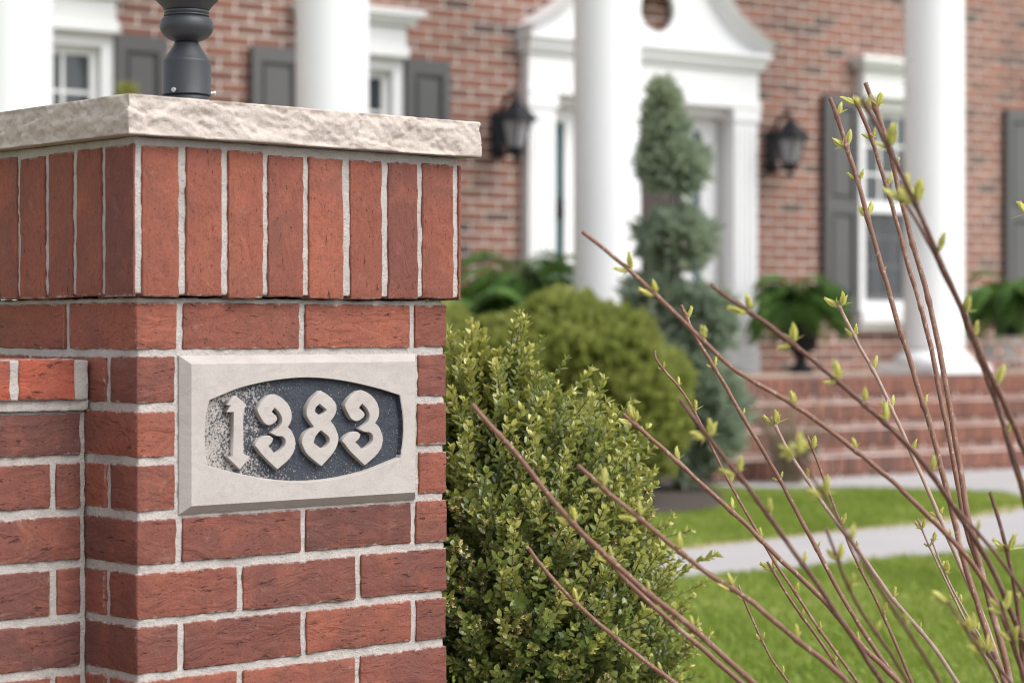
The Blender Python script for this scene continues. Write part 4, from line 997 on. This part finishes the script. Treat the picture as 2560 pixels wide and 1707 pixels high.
def soften(lp, w=0.22):
    o = []
    for i in range(len(lp)):
        a, b, c = Vector(lp[i - 1]), Vector(lp[i]), Vector(lp[(i + 1) % len(lp)])
        if (b - a).angle(c - b) > R(58): o.append(tuple(b)); continue
        o += [tuple(b.lerp(a, w)), tuple(b.lerp(c, w))]
    return o
for loops in DIGITS:
    me = curve_mesh('digit', [soften(l) for l in loops], 0.0105, 0.0006, M['plaque'])
    link('digit', me, plaque, (0, -0.0068, 0), (R(90), 0, 0))

# ================================================================ lamp post on the pier
post = empty('lamp_post', (0.243, 0.256, 1.088))
tag(post, 'dark grey turned metal lamp post standing on the pier cap', 'lamp post')
mm = 3.107 / 5600
def zz(y): return (310 - y / 3.36) * mm
def rr_(w): return w / 3.36 / 2 * mm
mb = MB()
mb.lathe([(0.0325, 0.001), (0.0325, 0.03), (0.0318, zz(838)), (0.0318, zz(806))], 48); mb.obj('inner_tube', M['post'], post, True)
mb = MB()
mb.lathe([(rr_(400), zz(806)), (rr_(412), zz(804)), (rr_(412), zz(796)), (rr_(408), zz(792)), (rr_(408), zz(530)), (rr_(404), zz(518)), (rr_(380), zz(505)), (rr_(330), zz(470)), (rr_(275), zz(430)), (rr_(235), zz(400)), (rr_(205), zz(372)), (rr_(196), zz(360))], 48)
mb.obj('base_collar', M['post'], post, True)
mb = MB()
bulb = [(rr_(180), zz(362)), (rr_(196), zz(355)), (rr_(290), zz(338)), (rr_(370), zz(312)), (rr_(430), zz(275)), (rr_(450), zz(240)), (rr_(446), zz(205)), (rr_(425), zz(175)), (rr_(392), zz(156)), (rr_(372), zz(150))]
mb.lathe(bulb, 48); mb.obj('turned_bulb', M['post'], post, True)
mb = MB()
mb.lathe([(rr_(360), zz(151)), (rr_(376), zz(146)), (rr_(382), zz(138)), (rr_(376), zz(130)), (rr_(366), zz(128)), (rr_(372), zz(126)), (rr_(380), zz(112)), (rr_(376), zz(99)), (rr_(366), zz(96))], 48)
mb.obj('ring', M['post'], post, True)
mb = MB()
mb.lathe([(rr_(360), zz(97)), (rr_(376), zz(92)), (rr_(392), zz(80)), (rr_(430), zz(55)), (rr_(490), zz(25)), (rr_(528), zz(8)), (rr_(532), zz(-6)), (rr_(524), zz(-16)), (rr_(500), zz(-20)), (rr_(505), zz(-60)), (rr_(480), zz(-80)), (rr_(300), zz(-90))], 48)
mb.obj('cup', M['post'], post, True)
for a in (R(-24), R(-150), R(96)):
    mb = MB(); mb.lathe([(0.0022, 0), (0.0022, 0.004), (0.0036, 0.0042), (0.0036, 0.0066), (0.002, 0.0074)], 8)
    mb.obj('screw', M['steel'], post, loc=(rr_(404) * math.cos(a), rr_(404) * math.sin(a), zz(780)), rot=(0, R(90), a))

# ================================================================ low garden wall
gw = empty('garden_wall', (-0.8, 0.22, 0))
tag(gw, 'low red brick garden wall joining the left side of the pier', 'wall')
gw_off = Vector((0.8, -0.22, 0))
WY = 0.117
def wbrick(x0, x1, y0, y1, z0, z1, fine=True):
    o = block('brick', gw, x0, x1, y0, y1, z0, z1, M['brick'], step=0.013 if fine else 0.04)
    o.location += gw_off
for k in range(0, 11):
    z1, z0 = J0 - k * C - JH - 0.001, max(0.003, J0 - (k + 1) * C + JH)
    if k == 0: z1 -= 0.004
    x = -0.0095
    cut = -0.048 if k % 2 else -0.148
    if k == 4: cut = -0.15
    while x > -1.55:
        x0 = max(cut + JV, -1.6)
        fine = x > -0.3 and k < 6
        if x - x0 > 0.02: wbrick(x0 + rnd(-.001, .001), x, WY + rnd(-.001, .001), WY + 0.09, z0 + rnd(-.001, .001), z1 + rnd(-.001, .001), fine)
        x = cut - JV
        cut -= 0.2
x = -0.0255
while x > -1.55:
    wbrick(x - 0.0785, x, 0.1035 + rnd(-.001, .001), 0.30, 0.7150, 0.7655, x > -0.3)
    bpy.context.scene.collection.objects[-1].color = (0.33, 0.078, 0.045, 1)
    x -= 0.090
me, c = rough_box('mortar', -1.6, -0.0002, WY + 0.0034, 0.31, 0.0, 0.7005, M['mortar'], r=0.003, step=0.011, amp=0.0011, fr=70, fine=0.0009)
link('mortar', me, gw, c + gw_off)
me, c = rough_box('mortar', -1.6, -0.0004, 0.1115, 0.305, 0.7005, 0.7148, M['mortar'], r=0.0025, step=0.008, amp=0.0012, fr=70, fine=0.0009)
link('mortar', me, gw, c + gw_off)
me, c = rough_box('mortar', -1.6, -0.004, 0.1058, 0.298, 0.7145, 0.7640, M['mortar'], r=0.0025, step=0.010, amp=0.0012, fr=70, fine=0.0009)
link('mortar', me, gw, c + gw_off)

# ================================================================ budding shrub, right foreground
def catmull(pts, sub=4):
    P = [Vector(p) for p in pts]
    o = []
    for i in range(len(P) - 1):
        p0, p1, p2, p3 = P[max(i - 1, 0)], P[i], P[i + 1], P[min(i + 2, len(P) - 1)]
        for s in range(sub):
            t = s / sub
            o.append(0.5 * ((2 * p1) + (-p0 + p2) * t + (2 * p0 - 5 * p1 + 4 * p2 - p3) * t * t + (-p0 + 3 * p1 - 3 * p2 + p3) * t ** 3))
    o.append(P[-1])
    return o
def bud_mesh(seed):
    """a swelling bud, one unit long: two outer scales, folded young leaves"""
    rs = random.Random(seed)
    mb = MB()
    def leaf(ang, tilt, L, wdt, cup, age, base=0.12):
        nS, nW = 6, 4
        vs = []
        ca, sa = math.cos(ang), math.sin(ang)
        for i in range(nS + 1):
            t = i / nS
            w = wdt * math.sin(math.pi * min(1, (t * 0.92 + 0.06))) ** 0.75
            out = 0.02 + tilt * t * t * 0.5 + 0.055 * math.sin(math.pi * t)
            for j in range(nW + 1):
                s = (j / nW - 0.5) * 2
                lx = s * w
                ly = out - cup * (s * s) * w
                vs.append((lx * -sa + ly * ca, lx * ca + ly * sa, base + t * L))
        fs = [(i * (nW + 1) + j, i * (nW + 1) + j + 1, (i + 1) * (nW + 1) + j + 1, (i + 1) * (nW + 1) + j) for i in range(nS) for j in range(nW)]
        mb.add(vs, fs, 0, age)
    a0 = rs.uniform(0, 3)
    for k in range(2): leaf(a0 + k * math.pi, rs.uniform(0.02, 0.22), rs.uniform(0.72, 0.88), rs.uniform(0.14, 0.18), 0.85, rs.uniform(0.35, 0.7))
    for k in range(2): leaf(a0 + math.pi / 2 + k * math.pi, rs.uniform(0.0, 0.12), rs.uniform(0.6, 0.85), rs.uniform(0.12, 0.15), 0.9, rs.uniform(0.55, 0.95))
    leaf(a0 + 0.8, 0.9, rs.uniform(0.25, 0.42), 0.09, 0.5, 0.3, 0.04)
    if rs.random() < 0.6: leaf(a0 + 3.6, 1.3, rs.uniform(0.25, 0.4), 0.08, 0.4, 0.4, 0.04)
    mb.lathe([(0.035, -0.05), (0.045, 0.05), (0.075, 0.16), (0.085, 0.34), (0.06, 0.6), (0.01, 0.78)], 8, (0, 0, 0), 0, 0.5)
    me = mb.mesh('bud', M['bud'], True, True)
    return me
BUDS = [bud_mesh(s) for s in range(9)]
base_pt = Vector((0.80, -0.79, 0.0))
shrub = empty('budding_shrub', base_pt)
tag(shrub, 'bare red-brown stemmed shrub with yellow-green spring buds in the right foreground', 'shrub')
toCam = lambda p: (CAM - p).normalized()
rs = random.Random(5)
for rad, kind, pts, nodes in STEMS:
    pts = [Vector(p) for p in pts]
    for _ in range(1): pts = [pts[0]] + [pts[i] * 0.5 + (pts[i - 1] + pts[i + 1]) * 0.25 for i in range(1, len(pts) - 1)] + [pts[-1]]
    rad = rad * 0.69
    cp = catmull(pts, 9)
    cp = [p + noise.noise_vector(p * 16 + Vector((rad * 900, 0, 0))) * rad * 0.55 + noise.noise_vector(p * 45) * rad * 0.22 for p in cp]
    nd = [Vector(n_[0]) for n_ in nodes]
    L = len(cp)
    # regular joints below the listed ones too
    acc, last = 0.0, 0.0
    radii = []
    for i, p in enumerate(cp):
        t = i / (L - 1)
        r = rad * (0.86 + 0.40 * t)
        r *= 1 + 0.06 * noise.noise(p * 60)
        for q in nd:
            d = (p - q).length
            r += rad * 0.42 * math.exp(-(d / (rad * 1.15)) ** 2)
        radii.append(r)
    # finer sampling near joints
    mb = MB()
    P0_ = cp[0] - shrub.location
    mb.tube([p - shrub.location for p in cp], radii, 10)
    st = mb.obj('stem', M['bark_' + kind], shrub, True)
    for q, sides, size in nodes:
        q = Vector(q)
        i = min(range(L), key=lambda k: (cp[k] - q).length)
        tip = (cp[max(i - 4, 0)] - cp[min(i + 4, L - 1)]).normalized()
        v = toCam(q)
        side = tip.cross(v).normalized()                  # seen on the right of an upward stem
        if side.dot(Vector((math.cos(YAW), -math.sin(YAW), 0))) < 0: side = -side
        for ch in sides:
            sgn = 1 if ch in 'Rr' else -1
            sz = size * 1.14 * (1.0 if ch.isupper() else 0.72) * rs.uniform(0.88, 1.12)
            a = rs.uniform(0.45, 0.85) if ch.isupper() else rs.uniform(0.75, 1.2)
            d = (tip * math.cos(a) + side * sgn * math.sin(a) + v * rs.uniform(-0.35, 0.35) + Vector((0, 0, 0.28))).normalized()
            o = link('bud', rs.choice(BUDS), st)
            o.rotation_mode = 'QUATERNION'
            o.rotation_quaternion = d.to_track_quat('Z', 'Y') @ Euler((0, 0, rs.uniform(0, 6.28))).to_quaternion()
            o.location = cp[i] - shrub.location + side * sgn * rad * 0.7 + tip * rs.uniform(-0.1, 0.5) * rad
            o.scale = (sz * 1.08, sz * 1.08, sz)

# ================================================================ boxwood beside the pier
def leaf_geo(mb, base, d, up, L, wdt, age, mi=0, cup=0.25, curl=0.1):
    d = d.normalized()
    x = d.cross(up)
    x = x.normalized() if x.length > 1e-4 else Vector((1, 0, 0))
    n = x.cross(d)
    mb.add([base, base + d * L * .32 + x * wdt * .46 + n * cup * wdt * .5, base + d * L * .32 - n * 0.02 * L, base + d * L * .32 - x * wdt * .46 + n * cup * wdt * .5,
            base + d * L * .70 + x * wdt * .42 + n * (cup * wdt * .5 - curl * L * .3), base + d * L * .70 - n * (0.02 * L + curl * L * .3), base + d * L * .70 - x * wdt * .42 + n * (cup * wdt * .5 - curl * L * .3),
            base + d * L - n * curl * L * .8],
           [(0, 1, 2), (0, 2, 3), (1, 4, 5, 2), (2, 5, 6, 3), (4, 7, 5), (5, 7, 6)], mi, age)
def sprig_data(seed, pairs, young, flower):
    r_ = random.Random(seed)
    mb = MB()
    zc = 0.0
    bend = Vector((r_.uniform(-.25, .25), r_.uniform(-.25, .25), 1))
    ang = r_.uniform(0, 3)
    pts = [Vector((0, 0, 0))]
    d = Vector((0, 0, 1))
    for k in range(pairs):
        t = k / pairs
        d = (d + Vector((r_.uniform(-.06, .06), r_.uniform(-.06, .06), 0)) + Vector((bend.x, bend.y, 0)) * 0.06).normalized()
        pts.append(pts[-1] + d * r_.uniform(0.0085, 0.0115))
        ang += math.pi / 2 + r_.uniform(-.25, .25)
        age = (0.15 + 0.40 * t + r_.uniform(-.06, .1)) if not young else (0.36 + 0.5 * t + r_.uniform(-.05, .1))
        for s in (0, math.pi):
            o = Vector((math.cos(ang + s), math.sin(ang + s), 0))
            open_a = r_.uniform(0.75, 1.2) * (1 - 0.35 * t)
            ld = (d * math.cos(open_a) + o * math.sin(open_a))
            leaf_geo(mb, pts[-1], ld, d, r_.uniform(0.0125, 0.0205) * (1 - 0.15 * t), r_.uniform(0.0070, 0.0105), min(1, max(0, age)), 0, r_.uniform(.1, .4), r_.uniform(-.05, .2))
            if flower and r_.random() < 0.6:
                for q in range(9):
                    fd = (o + d * 0.6 + Vector((r_.uniform(-1, 1), r_.uniform(-1, 1), r_.uniform(-1, 1)))).normalized()
                    x = fd.cross(Vector((0.3, 0.5, 0.8))).normalized() * 0.0007
                    b = pts[-1] + o * 0.002
                    mb.add([b - x, b + x, b + fd * r_.uniform(.004, .0075) + x * 1.3, b + fd * .0065 - x * 1.3], [(0, 1, 2, 3)], 1, 0.5)
    tipn = 9 if young else 5
    for k in range(tipn):
        a = r_.uniform(0, 6.28)
        op = r_.uniform(.15, .75)
        ld = d * math.cos(op) + Vector((math.cos(a), math.sin(a), 0)) * math.sin(op)
        leaf_geo(mb, pts[-1] + d * r_.uniform(-.006, .004), ld, d, r_.uniform(.007, .0115), r_.uniform(.0028, .0042), (r_.uniform(.8, 1) if young else r_.uniform(.4, .65)), 0, .3, 0)
    if young:
        for lv in (-.013, -.022):
            for k in range(5):
                a = r_.uniform(0, 6.28)
                op = r_.uniform(.35, .8)
                ld = d * math.cos(op) + Vector((math.cos(a), math.sin(a), 0)) * math.sin(op)
                leaf_geo(mb, pts[-1] + d * lv, ld, d, r_.uniform(.008, .012), r_.uniform(.003, .0048), r_.uniform(.7, .95), 0, .3, 0)
    mb.tube(pts, 0.0009, 4, 2, 0.3)
    return mb
box_mats = [M['box'], M['boxflower'], M['boxstem']]
SPR = {'old': [sprig_data(40 + k, 7 + k % 3, False, False) for k in range(6)],
       'young': [sprig_data(60 + k, 8 + k % 5, True, False) for k in range(8)],
       'flower': [sprig_data(80 + k, 7 + k % 2, False, True) for k in range(6)]}
SPRM = {k: [m.mesh('sprig', box_mats, True, True) for m in v] for k, v in SPR.items()}
BC = Vector((0.780, 0.190, 0.0))
boxw = empty('boxwood', BC)
tag(boxw, 'dense boxwood bush with small glossy leaves and pale new tips beside the pier', 'bush')
rs = random.Random(21)
cam_side = (CAM - BC); cam_side.z = 0; cam_side.normalize()
right = Vector((math.cos(YAW), -math.sin(YAW), 0))
PROF = [(0.0, 0.16), (0.12, 0.205), (0.25, 0.222), (0.345, 0.222), (0.42, 0.212), (0.515, 0.192), (0.568, 0.172), (0.628, 0.130), (0.668, 0.094), (0.70, 0.056), (0.725, 0.012)]
def prof(z):
    for (z0, r0), (z1, r1) in zip(PROF, PROF[1:]):
        if z <= z1: return r0 + (r1 - r0) * (z - z0) / (z1 - z0)
    return 0.005
items = []
while len(items) < 3200:
    th = rs.uniform(0, 2 * math.pi)
    z_ = rs.uniform(0.02, 0.728)
    r0 = prof(z_)
    if rs.random() > (r0 + 0.05) / 0.32: continue
    o = Vector((math.cos(th), math.sin(th), 0))
    slope = (prof(z_ - 0.02) - prof(z_ + 0.02)) / 0.04
    n = (o + Vector((0, 0, slope))).normalized()
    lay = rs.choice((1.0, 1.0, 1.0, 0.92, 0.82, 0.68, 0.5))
    lump = 1 + 0.20 * noise.noise(Vector((o.x * 2.2, o.y * 2.2, z_ * 7)) + Vector((3, 1, 4)))
    p = o * (r0 * lump * lay) + Vector((0, 0, z_ * (0.75 + 0.25 * lay)))
    p -= right * 0.035 * max(0, (z_ - 0.5) / 0.27)
    if n.dot(cam_side) < -0.35 and rs.random() < 0.6: continue
    dr = (n * 0.62 + Vector((0, 0, 0.45 + 0.4 * max(0, z_ - 0.4))) + Vector((rs.uniform(-.35, .35), rs.uniform(-.35, .35), rs.uniform(-.25, .35)))).normalized()
    sx = n.dot(right)
    pr = rs.random()
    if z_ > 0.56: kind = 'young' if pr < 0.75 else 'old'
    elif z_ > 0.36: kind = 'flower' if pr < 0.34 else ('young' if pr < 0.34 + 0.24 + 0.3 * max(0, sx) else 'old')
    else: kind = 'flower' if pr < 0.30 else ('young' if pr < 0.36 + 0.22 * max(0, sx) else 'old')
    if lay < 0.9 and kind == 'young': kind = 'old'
    s = rs.uniform(0.72, 1.12)
    items.append((p - dr * (0.045 * s - (rs.random() ** 4) * 0.06), dr, kind, s, lay))
# tall leading shoots on the crown
for k in range(95):
    a = rs.uniform(0, 6.28); r0 = abs(rs.gauss(0, 0.075))
    z_ = 0.725
    while z_ > 0.5 and prof(z_) < r0: z_ -= 0.01
    p = Vector((math.cos(a) * r0, math.sin(a) * r0, z_ - 0.065)) - right * 0.035
    dr = Vector((rs.uniform(-.2, .2) + p.x, rs.uniform(-.2, .2) + p.y, 1)).normalized()
    items.append((p, dr, 'young', rs.uniform(0.9, 1.3), 1.0))
RX, RZ, CZ = 0.26, 0.38, 0.33
# individually placed: the outermost sprigs on the side we look at
front = [i for i in range(len(items)) if items[i][4] == 1.0 and items[i][0].z > 0.18]
def facing(i):
    p, dr = items[i][0], items[i][1]
    return (Vector((p.x, p.y, 0)).dot(cam_side) + 0.35 * (p.z - 0.3) + (0.12 if items[i][2] == 'young' else 0))
front.sort(key=facing, reverse=True)
single = set(front[:290])
fol = MB()
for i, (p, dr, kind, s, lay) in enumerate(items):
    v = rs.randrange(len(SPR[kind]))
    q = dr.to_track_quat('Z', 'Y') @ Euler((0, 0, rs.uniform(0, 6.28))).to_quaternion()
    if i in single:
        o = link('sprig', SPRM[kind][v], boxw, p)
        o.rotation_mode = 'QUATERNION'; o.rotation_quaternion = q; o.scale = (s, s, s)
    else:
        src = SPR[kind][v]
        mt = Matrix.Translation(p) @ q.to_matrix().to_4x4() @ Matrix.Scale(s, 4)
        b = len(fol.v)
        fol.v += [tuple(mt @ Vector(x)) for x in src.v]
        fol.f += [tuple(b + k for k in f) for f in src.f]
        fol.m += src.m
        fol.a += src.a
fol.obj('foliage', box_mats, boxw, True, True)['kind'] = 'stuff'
mb = MB()
for k in range(70):
    a = rs.uniform(0, 6.28); t = rs.uniform(0.15, 1)
    e = Vector((math.cos(a) * RX * 0.85 * t, math.sin(a) * RX * 0.85 * t, CZ + RZ * 0.85 * math.sqrt(max(0, 1 - t * t)) * rs.uniform(0.3, 1)))
    m_ = Vector((e.x * 0.35 + rs.uniform(-.03, .03), e.y * 0.35 + rs.uniform(-.03, .03), e.z * 0.5))
    mb.tube(catmull([(rs.uniform(-.03, .03), rs.uniform(-.03, .03), 0), m_, e], 4), [0.006 - 0.0045 * q / 8 for q in range(9)], 5)
mb.obj('branches', M['boxstem'], boxw, True)

# ================================================================ blurred garden planting
def tuft(mb, p, d, L, w, n, r_, age, spread=0.5):
    for k in range(n):
        dd = (d + Vector((r_.uniform(-spread, spread), r_.uniform(-spread, spread), r_.uniform(-spread, spread)))).normalized()
        x = dd.cross(Vector((r_.uniform(-1, 1), r_.uniform(-1, 1), r_.uniform(-1, 1)))).normalized() * w
        l = L * r_.uniform(.6, 1.2)
        b = p + dd * l * 0.1
        mb.add([b - x * .4, b + x * .4, p + dd * l * .6 + x, p + dd * l, p + dd * l * .6 - x], [(0, 1, 2, 4), (4, 2, 3)], 0, min(1, max(0, age + r_.uniform(-.2, .2))))
def ellip_bush(mb, c, rx, rz, count, L, w, n, r_, lumps=0.1, zmin=0.02, ageb=0.45, lf=3.0):
    for k in range(count):
        sv = r_.uniform(-0.9, 1); th = r_.uniform(0, 6.283)
        cv = math.sqrt(max(0, 1 - sv * sv))
        nrm = Vector((math.cos(th) * cv, math.sin(th) * cv, sv))
        l = (1 + lumps * noise.noise(nrm * lf + c * 2)) * r_.choice((1, 1, .95, .88, .75, .5))
        p = c + Vector((nrm.x * rx * l, nrm.y * rx * l, nrm.z * rz * l))
        if p.z < zmin: continue
        tuft(mb, p, (nrm + Vector((0, 0, .35))).normalized(), L, w, n, r_, ageb + 0.45 * noise.noise(p * 5), .55)
rs = random.Random(8)
# golden globe shrub
g0 = hw(-1.80, 2.95)
gl = empty('globe_shrub', g0)
tag(gl, 'rounded olive-green evergreen shrub behind the boxwood, in front of the porch', 'shrub')
mb = MB(); ellip_bush(mb, Vector((0, 0, 0.46)), 0.50, 0.47, 4000, 0.07, 0.02, 5, rs, 0.22, 0.02, 0.55)
mb.obj('foliage', M['globe'], gl, False, True)['kind'] = 'stuff'
mb = MB()
for k in range(9):
    a = k * 0.7
    mb.tube([(0.02 * math.cos(a), 0.02 * math.sin(a), 0), (0.12 * math.cos(a), 0.12 * math.sin(a), 0.3), (0.32 * math.cos(a), 0.32 * math.sin(a), 0.6)], [.015, .011, .005], 6)
mb.obj('branches', M['trunk'], gl, True)
# second olive shrub, further left behind the pier
g1 = hw(-2.75, 2.75)
g2 = empty('low_shrub', g1)
tag(g2, 'low pale olive shrub half hidden behind the right edge of the pier', 'shrub')
mb = MB(); ellip_bush(mb, Vector((0, 0, 0.42)), 0.60, 0.52, 3000, 0.07, 0.02, 5, rs, 0.22, 0.02, 0.7)
mb.obj('foliage', M['globe'], g2, False, True)['kind'] = 'stuff'
mb = MB()
for k in range(7):
    a = k * 0.9
    mb.tube([(0.02 * math.cos(a), 0.02 * math.sin(a), 0), (0.12 * math.cos(a), 0.12 * math.sin(a), 0.3), (0.32 * math.cos(a), 0.32 * math.sin(a), 0.55)], [.015, .011, .005], 6)
mb.obj('branches', M['trunk'], g2, True)

# tiered juniper topiary
t0 = hw(-0.86, 2.62)
tp = empty('topiary_tree', t0)
tag(tp, 'tiered blue-green juniper topiary standing in front of the doorway', 'tree')
mb = MB(); mb.tube([(0, 0, 0), (.015, 0, .5), (-.01, .01, 1.0), (.01, 0, 1.5), (0, 0, 1.9)], [.035, .03, .024, .016, .008], 8)
mb.obj('trunk', M['trunk'], tp, True)
SC = 10.95 / 5600
tiers = [(1650, 255, 18, 42), (1660, 335, 44, 50), (1676, 412, 70, 50), (1684, 600, 84, 60), (1632, 745, 64, 40), (1740, 800, 78, 66), (1690, 900, 95, 50), (1745, 1040, 98, 130), (1660, 1080, 100, 115)]
for i, (cx, cy, rx, rz_) in enumerate(tiers):
    off = right * ((cx - 1690) * SC)
    c = Vector((off.x, off.y, 0.80 + (829 - cy) * SC))
    mb = MB()
    ellip_bush(mb, c, rx * SC * 0.90, rz_ * SC * 0.93, (120 if rx < 45 else 380) if i < 7 else 800, 0.09, 0.011, 5, rs, 0.55, 0.03, 0.5 + (0.35 if i == 0 else 0), 4.0)
    mb.obj('foliage_tier', M['juniper'], tp, False, True)['kind'] = 'stuff'

# small golden conifer on the porch by the left window
c0 = hw(-2.86, 0.62, 0.535)
cn = empty('narrow_conifer', c0)
tag(cn, 'slim yellow-green conifer tip rising in front of the far left window', 'tree')
mb = MB()
for k in range(1100):
    t = rs.random() ** 0.8
    z_ = 0.15 + 1.33 * t
    r0 = 0.17 * (1 - t) ** 0.8 + 0.01
    a = rs.uniform(0, 6.28)
    p = Vector((math.cos(a) * r0 * rs.uniform(.4, 1), math.sin(a) * r0 * rs.uniform(.4, 1), z_))
    tuft(mb, p, Vector((math.cos(a) * .5, math.sin(a) * .5, 1)), 0.08, 0.007, 4, rs, 0.8, .3)
mb.obj('foliage', M['globe'], cn, False, True)['kind'] = 'stuff'
mb = MB(); mb.tube([(0, 0, 0.1), (0, 0, 1.4)], [.02, .005], 6); mb.obj('trunk', M['trunk'], cn)
mb = MB(); mb.lathe([(.10, 0.001), (.15, .2), (.165, .2), (.165, .23), (.14, .23), (.13, .19)], 24); mb.obj('pot', M['iron'], cn, True)

# potted ferns
def fern(loc, label, n, L, pot, seed, group='potted ferns on the porch'):
    r_ = random.Random(seed)
    g = empty('potted_fern', loc)
    tag(g, label, 'potted fern', group)
    top = pot
    mb = MB()
    if pot > 0.2:
        mb.lathe([(.075, 0.001), (.08, .02), (.045, .05), (.03, .09), (.05, .12), (.10, .16), (.125, pot - .05), (.15, pot - .02), (.15, pot), (.12, pot), (.11, pot - .04)], 24)
    else:
        mb.lathe([(.09, 0.001), (.13, pot - .03), (.145, pot - .02), (.145, pot), (.12, pot), (.11, pot - .04)], 24)
    mb.obj('pot', M['iron'], g, True)
    for k in range(n):
        a = r_.uniform(0, 6.28)
        el = r_.uniform(0.6, 1.45)
        l = L * r_.uniform(.75, 1.15)
        o = Vector((math.cos(a), math.sin(a), 0))
        P = Vector((0, 0, top - .03)); d = (o * math.cos(el) + Vector((0, 0, math.sin(el)))).normalized()
        mb = MB()
        pts = [P.copy()]
        st_ = 14
        for i in range(st_):
            d = (d + Vector((0, 0, -0.13 - 0.014 * i)) + o * 0.02).normalized()
            P = P + d * (l / st_); pts.append(P.copy())
            side = d.cross(Vector((0, 0, 1))).normalized()
            w = 0.085 * math.sin(math.pi * min(1, (i + 1.5) / (st_ + 1.2))) ** .8
            for s in (-1, 1):
                for sub in (0, .5):
                    leaf_geo(mb, P - d * (l / st_) * sub, side * s + d * .35 + Vector((0, 0, -.25)), Vector((0, 0, 1)), w * 1.25 * r_.uniform(.85, 1.1), 0.024, r_.uniform(.2, .8), 0, .1, .2)
        mb.tube(pts, .003, 4, 0, .2)
        mb.obj('frond', M['fern'], g, False, True)
fern(hw(-0.36, 0.62, 0.535), 'dark green potted fern on the porch left of the columned doorway', 60, 0.66, 0.47, 31)
fern(hw(-0.88, 0.85, 0.535), 'small green fern glimpsed at the right edge of the pier, beside the brick wall', 26, 0.5, 0.30, 35)
fern(hw(1.90, 0.52, 0.535), 'arching green fern in a black urn between the doorway and the shuttered window', 64, 0.43, 0.40, 32)
fern(hw(3.62, 0.72, 0.535 + 0.235), 'green fern on a white iron stand at the right edge beyond the column', 60, 0.52, 0.20, 33)
# white iron stand under the right-hand fern
stn = empty('plant_stand', hw(3.62, 0.72, 0.535))
tag(stn, 'white scrolled iron plant stand under the fern at the right edge', 'plant stand')
def ring(mb, c, r0, rt, ax, n=18):
    pts = []
    for k in range(n + 1):
        a = 2 * math.pi * k / n
        e1 = Vector((0, 0, 1)); e2 = Vector((-math.sin(ax), math.cos(ax), 0))
        pts.append(Vector(c) + e1 * r0 * math.cos(a) + e2 * r0 * math.sin(a))
    mb.tube(pts, rt, 6)
for k in range(4):
    a = k * math.pi / 2 + .5
    mb = MB(); mb.tube([(.17 * math.cos(a), .17 * math.sin(a), 0.002), (.15 * math.cos(a), .15 * math.sin(a), .12), (.16 * math.cos(a), .16 * math.sin(a), .22)], .008, 6); mb.obj('leg', M['white_iron'], stn, True)
for k in range(8):
    a = k * math.pi / 4 + .15
    mb = MB(); ring(mb, (.165 * math.cos(a), .165 * math.sin(a), .13), .055, .010, a); mb.obj('scroll', M['white_iron'], stn, True)
mb = MB(); mb.lathe([(.185, .215), (.19, .222), (.185, .232), (.0, .232)], 24, caps=False); mb.obj('top_plate', M['white_iron'], stn)

# dry stalks by the steps
dg = empty('dry_perennial', hw(-0.02, 2.50))
tag(dg, 'clump of dry beige stalks at the left foot of the brick steps', 'plant')
mb = MB()
for k in range(230):
    a = rs.uniform(0, 6.28); l = rs.uniform(.15, .5)
    t1 = Vector((math.cos(a) * rs.uniform(.02, .32), math.sin(a) * rs.uniform(.02, .32), l))
    mb.tube([(rs.uniform(-.05, .05), rs.uniform(-.05, .05), 0), t1 * .5 + Vector((0, 0, .03)), t1], [.0025, .002, .001], 4, 0, rs.random())
mb.obj('stalks', M['dry'], dg, False, True)['kind'] = 'stuff'

# ================================================================ lawn grass
def inside(pt, poly):
    x, y = pt; c = False
    for i in range(len(poly)):
        (x0, y0), (x1, y1) = poly[i - 1], poly[i]
        if (y0 > y) != (y1 > y) and x < (x1 - x0) * (y - y0) / (y1 - y0) + x0: c = not c
    return c
mb = MB()
rs = random.Random(77)
V, F, A = [], [], []
cnt = 0
while cnt < 130000:
    u, p = rs.uniform(-7.2, 2.6), rs.uniform(2.2, 9.2)
    if inside((u, p), PATH) or inside((u, p), BED) or (u > SU0 and p < 2.4): continue
    w = hw(u, p)
    v = w - CAM
    d_ = v.dot(dv)
    X = v.dot(rv) / d_
    if not (-0.10 < X < 0.36): continue
    if inside((u, p), EDGE) and rs.random() < 0.85: continue
    cnt += 1
    h = rs.uniform(.018, .036) * (1 + 0.35 * noise.noise(w * 2.1))
    a = rs.uniform(0, 6.283); le = rs.uniform(0, .03)
    cx_, sx_ = math.cos(a), math.sin(a); bw = rs.uniform(.0018, .0034)
    b = len(V)
    V += [(w.x - sx_ * bw, w.y + cx_ * bw, 0), (w.x + sx_ * bw, w.y - cx_ * bw, 0), (w.x + cx_ * le * .4 + sx_ * bw * .7, w.y + sx_ * le * .4 - cx_ * bw * .7, h * .6), (w.x + cx_ * le, w.y + sx_ * le, h)]
    F += [(b, b + 1, b + 2), (b, b + 2, b + 3)]
    ag = min(1, max(0, 0.42 + 0.45 * noise.noise(w * 1.3) + 0.4 * noise.noise(w * 4.5) + rs.uniform(-.3, .3)))
    A += [ag] * 4
mb.v, mb.f, mb.m, mb.a = V, F, [0] * len(F), A
lg = mb.obj('lawn_grass', M['grass'], None, False, True)
tag(lg, 'short green spring lawn either side of the concrete path', 'grass', None, 'stuff')
